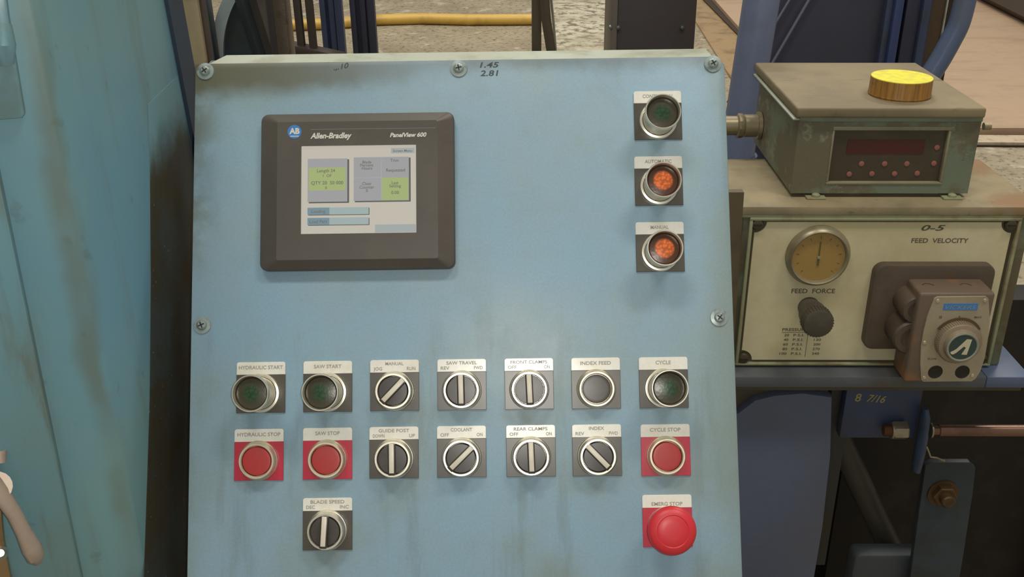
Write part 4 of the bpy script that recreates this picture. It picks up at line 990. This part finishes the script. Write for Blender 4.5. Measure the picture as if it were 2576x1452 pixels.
MB().lathe([(rd * 0.985, hd2), (rd * 0.98, hd2 + 0.001), (0.003, hd2 + 0.001), (0.0025, hd2 + 0.0004), (0, hd2 + 0.0004)], n=72, mtx=rx).build('top_label', yel(), Yt)

# ---- brown bar left of the feed box
q0, q1 = RF.hit(1834, 484, 'z', 0.03), RF.hit(1872, 484, 'z', 0.03)
q2, q3 = RF.hit(1845, 925, 'z', 0.03), RF.hit(1858, 925, 'z', 0.03)
Bb = thing('brown_bar', 'dark brown upright bar between console and feed control box', 'bar', frame=RF, loc=Vector((q2.x, yb - 0.0, 0.02)))
lo_ = Bb.matrix_world.inverted() @ RF.m
fq = [lo_ @ p for p in (q0, Vector((q0.x - 0.02, yb, q0.z)), Vector((xa - 0.006, yb, q0.z)), q1)]
MB().hull8(fq, [p + Vector((0, 0, -0.012)) for p in fq]).build('bar', plain('bar_brown', (92, 80, 58), 0.55, grime=(70, 60, 44), amt=0.6), Bb, smooth=False)

# ------------------------------------------------------------------ table under the feed box
M_TBL = plain('table_blue_grey', (84, 88, 92), 0.5, grime=(82, 74, 58), amt=0.8, scale=9)
M_TBLB = plain('table_bright_blue', (84, 98, 126), 0.45, grime=(96, 104, 118), amt=0.5, scale=30)
ty = yb
zfr = hr(2100, 948, 'y', ty).z
TB = thing('machine_table', 'grimy blue steel table carrying the feed control box', 'table', frame=RF, loc=Vector((0, ty, 0)))
xlt = -0.30; xrt = hr(2590, 975, 'z', zfr).x
tthk = 0.018
MB().box((xlt, -tthk, -0.30), (xb2 - 0.03, -0.0002, zfr), 0.002).build('table_top', M_TBL, TB)
pr = [hr(2520, 990, 'y', ty), hr(2585, 990, 'y', ty), hr(2530, 900, 'y', ty)]
MB().box((xb2 - 0.0298, -tthk, -0.10), (xrt, -0.0002, zfr), 0.002).build('table_wing', M_TBLB, TB)
MB().box((xlt, -tthk - 0.012, zfr - 0.03), (xrt - 0.004, -tthk - 0.0002, zfr - 0.012), 0.002).build('front_rail', plain('rail_brown_grey', (76, 72, 56), 0.5, grime=(64, 56, 44), amt=0.7, scale=14), TB)
# pedestal panel with arched top, and backing apron
def ht(px, py, z): 
    p = RF.hit(px, py, 'z', z); return Vector((p.x, p.y - ty, p.z))
zp = zfr - 0.03
A = [ht(1858, 1040, zp), ht(1900, 1008, zp), ht(1950, 996, zp), ht(2020, 990, zp), ht(2094, 1000, zp), ht(2090, 1150, zp), ht(2070, 1330, zp), ht(2048, 1460, zp), ht(2010, 1760, zp), ht(1700, 1760, zp), ht(1700, 1060, zp)]
MB().prism([(p.x, p.y) for p in A][::-1], zp - 0.015, zp, bev=0.003).build('pedestal_panel', M_PEDN, TB, ang=25)
yfloor = -0.98
MB().box((xlt, ht(1860, 1075, zp).y, zp - 0.10), (ht(2090, 1000, zp).x, -tthk - 0.0004, zp - 0.016)).build('apron', plain('apron_brown', (84, 76, 60), 0.5, grime=(70, 64, 54), amt=0.6, scale=10), TB, smooth=False)
# plate with chalk number
a_, b_ = ht(2130, 985, zp - 0.01), ht(2300, 1103, zp - 0.01)
bp = MB().box((a_.x, b_.y, zp - 0.03), (b_.x, -tthk - 0.0006, zp - 0.01), 0.002).build('bracket_plate', plain('bracket_navy', (58, 68, 96), 0.5, grime=(58, 56, 58), amt=0.5, scale=12), TB)
c1, c2 = ht(2159, 1000, zp - 0.01), ht(2205, 1003, zp - 0.01)
lettering('chalk_number', bp, [T('8', c1.x, c1.y, zp - 0.0096, 0.013, 0.009, 'C', 0.1), T('7/16', c2.x, c2.y, zp - 0.0096, 0.012, 0.027, 'C', 0.3, -0.10)], plain('chalk_yellow', (150, 142, 84), 0.8), label='chalked number 8 7/16')
# dark channel left of it
a_, b_ = ht(2094, 985, zp - 0.03), ht(2130, 1110, zp - 0.03)
MB().box((a_.x + 0.0003, ht(2094, 1460, zp).y, zp - 0.06), (b_.x - 0.0003, -tthk - 0.0006, zp - 0.035), 0.002).build('channel', plain('channel_dark', (50, 50, 48), 0.55, grime=(44, 38, 30), amt=0.5), TB)
# legs and back of the table down to the floor
Ri = RF.inv
m = MB()
m.box((xlt, -1.02, -0.29), (xlt + 0.05, -tthk, -0.24), 0.003)
m.build('legs', M_TBL, TB)
# added cavity walls; the shade under the table is put into their colour
BD = thing('added_cavity_walls', 'dark cavity walls added for the gloom below the table', 'cavity wall', frame=RF, loc=Vector((0.1, ty - 0.10, -0.32)))
M_DARK = plain('oily_dark_brown', (27, 22, 16), 0.65, grime=(46, 34, 23), amt=0.7, scale=14, bump=0.5)  # dark brown for the shade under the table, not oil
MB().box((-0.42, -0.95, -0.05), (0.75, 0.06, 0.0), 0.004).build('added_cavity_back', M_DARK, BD)
MB().box((-0.42, -0.97, -0.20), (0.75, -0.90, -0.0505), 0.006).build('added_cavity_ledge', M_DARK, BD)
MB().box((0.475, -1.02, -0.28), (0.52, -0.02, -0.20)).build('side_baffle', plain('black_oily', (22, 18, 15), 0.6, grime=(34, 26, 18), amt=0.5, scale=12), TB)  # baffles near black, under-table shade painted into them
MB().box((ht(2128, 1200, -0.24).x, -1.02, -0.28), (0.475, -0.02, -0.262)).build('rear_baffle', M_DARK, TB)
# diagonal strut
a_, b_ = RF.hit(2118, 1120, 'z', -0.10), RF.hit(2250, 1400, 'z', -0.10)
tag_ = thing('diagonal_strut', 'dark round strut slanting in the gloom under the bracket plate', 'strut', frame=RF, loc=b_)
MB().tube([a_ - b_ - (b_ - a_) * 0.15, (b_ - a_) * 0.05], 0.019, 20).build('tube', plain('strut_dark_grey', (62, 58, 52), 0.5, grime=(48, 42, 34), amt=0.5), tag_)
# lower cover
a_, b_ = RF.hit(2152, 1398, 'z', -0.04), RF.hit(2285, 1700, 'z', -0.04)
tc_ = thing('lower_cover', 'rounded grey-blue cover at the bottom under the slanting strut', 'cover', frame=RF, loc=Vector((a_.x, b_.y, -0.06)))
MB().prism(rrect(0, 0, b_.x - a_.x, a_.y - b_.y, 0.010), -0.01, 0.02, bev=0.004).build('cover', plain('cover_grey_blue', (62, 68, 72), 0.5, grime=(52, 50, 44), amt=0.5), tc_)

# ---- clamp lever, rod, bolts
zl = 0.0
LV = thing('clamp_lever', 'blue steel lever threaded on the copper rod, nut at left', 'lever', frame=RF, loc=RF.hit(2315, 1090, 'z', zl))
LVi = LV.matrix_world.inverted() @ RF.m
def lv(px, py, z=zl): return LVi @ RF.hit(px, py, 'z', z)
M_LEV = plain('lever_blue', (60, 74, 98), 0.42, grime=(54, 56, 62), amt=0.6, scale=25)
MB().tube([lv(2328, 1026, 0.0), lv(2327, 1050), lv(2322, 1085), lv(2315, 1130), lv(2308, 1165), lv(2305, 1184)], [0.004, 0.0070, 0.0076, 0.0076, 0.0068, 0.0055], 16, squash=1.6).build('lever_arm', M_LEV, LV)
def xcyl(c, prof, n=24, rot=0): return MB().lathe(prof, n=n, mtx=Matrix.Translation(c) @ Matrix.Rotation(PI / 2, 4, 'Y') @ Matrix.Rotation(rot, 4, 'Z'))
c0 = lv(2262, 1083)
xcyl(c0, [(0, -0.0115), (0.0120, -0.0115), (0.0138, -0.0095), (0.0138, 0.0095), (0.0120, 0.0115), (0, 0.0115)], 6, 0.3).build('nut', plain('bright_nut', (168, 158, 132), 0.3, 0.7, grime=(110, 100, 78), amt=0.5, scale=40), LV)
xcyl(lv(2243, 1083), [(0, -0.0015), (0.0125, -0.0015), (0.0125, 0.0015), (0, 0.0015)]).build('washer', MATS['bright_nut'], LV)
m = MB()
st = lv(2222, 1083)
for i in range(6): m.lathe([(0.0078, 0.0022 * i), (0.0088, 0.0022 * i + 0.0011), (0.0078, 0.0022 * i + 0.0022)], n=20, mtx=Matrix.Translation(st) @ Matrix.Rotation(PI / 2, 4, 'Y'))
m.lathe([(0, 0), (0.0078, 0)], n=20, mtx=Matrix.Translation(st) @ Matrix.Rotation(PI / 2, 4, 'Y'))
m.build('thread_end', plain('rusty_thread', (104, 70, 48), 0.5, 0.3), LV)
xcyl(lv(2341, 1083), [(0, -0.0012), (0.0115, -0.0012), (0.0115, 0.0012), (0, 0.0012)]).build('washer', MATS['bright_nut'], LV)
RD = thing('copper_rod', 'long horizontal copper-coloured rod running off to the right', 'rod', frame=RF, loc=RF.hit(2350, 1083, 'z', zl))
RDi = RD.matrix_world.inverted() @ RF.m
rl = RDi @ RF.hit(2343, 1083, 'z', zl)
MB().lathe([(0, 0), (0.0070, 0), (0.0070, 0.010), (0.0088, 0.011), (0.0088, 0.30), (0, 0.30)], n=24, mtx=Matrix.Translation(rl) @ Matrix.Rotation(PI / 2, 4, 'Y')).build('rod', plain('copper_brown', (132, 100, 82), 0.32, 0.5, grime=(92, 66, 52), amt=0.5, scale=20), RD)
# cotter pin
cp = [lv(2331, 1124, 0.014), lv(2336, 1136, 0.018), lv(2341, 1150, 0.016), lv(2356, 1152, 0.012), lv(2376, 1160, 0.008)]
MB().tube(cp, 0.0014, 8).build('cotter_pin', MATS['bright_nut'], LV)
# link plate with bolt
zk = -0.02
LK = thing('link_plate', 'blue-grey hanging link plate with a big hex bolt', 'plate', frame=RF, loc=RF.hit(2370, 1452, 'z', zk))
LKi = LK.matrix_world.inverted() @ RF.m
lk = lambda px, py, z=zk: LKi @ RF.hit(px, py, 'z', z)
Q = [lk(2328, 1172), lk(2345, 1164), lk(2440, 1164), lk(2455, 1178), lk(2448, 1240), lk(2424, 1400), lk(2412, 1470), lk(2390, 1720), lk(2285, 1720), lk(2290, 1452), lk(2310, 1300)]
MB().prism([(p.x, p.y) for p in Q][::-1], -0.010, 0.0, bev=0.002).build('plate', plain('link_blue_grey', (50, 62, 68), 0.5, grime=(46, 42, 36), amt=0.6, scale=14), LK)
c_ = lk(2371, 1240)
M_RB = plain('rusty_bolt', (92, 70, 44), 0.5, 0.4, grime=(60, 46, 30), amt=0.6, scale=40)
MB().lathe([(0.0235, 0.0), (0.0235, 0.003), (0, 0.003)], c=c_, n=32).build('bolt_washer', M_RB, LK)
MB().lathe([(0.0185, 0.003), (0.0185, 0.012), (0.0165, 0.0135), (0, 0.0135)], c=c_, n=6).build('hex_nut', M_RB, LK, smooth=False)
MB().lathe([(0.0105, 0.0135), (0.0105, 0.024), (0.0085, 0.026), (0, 0.026)], c=c_, n=24).build('bolt_end', M_RB, LK)
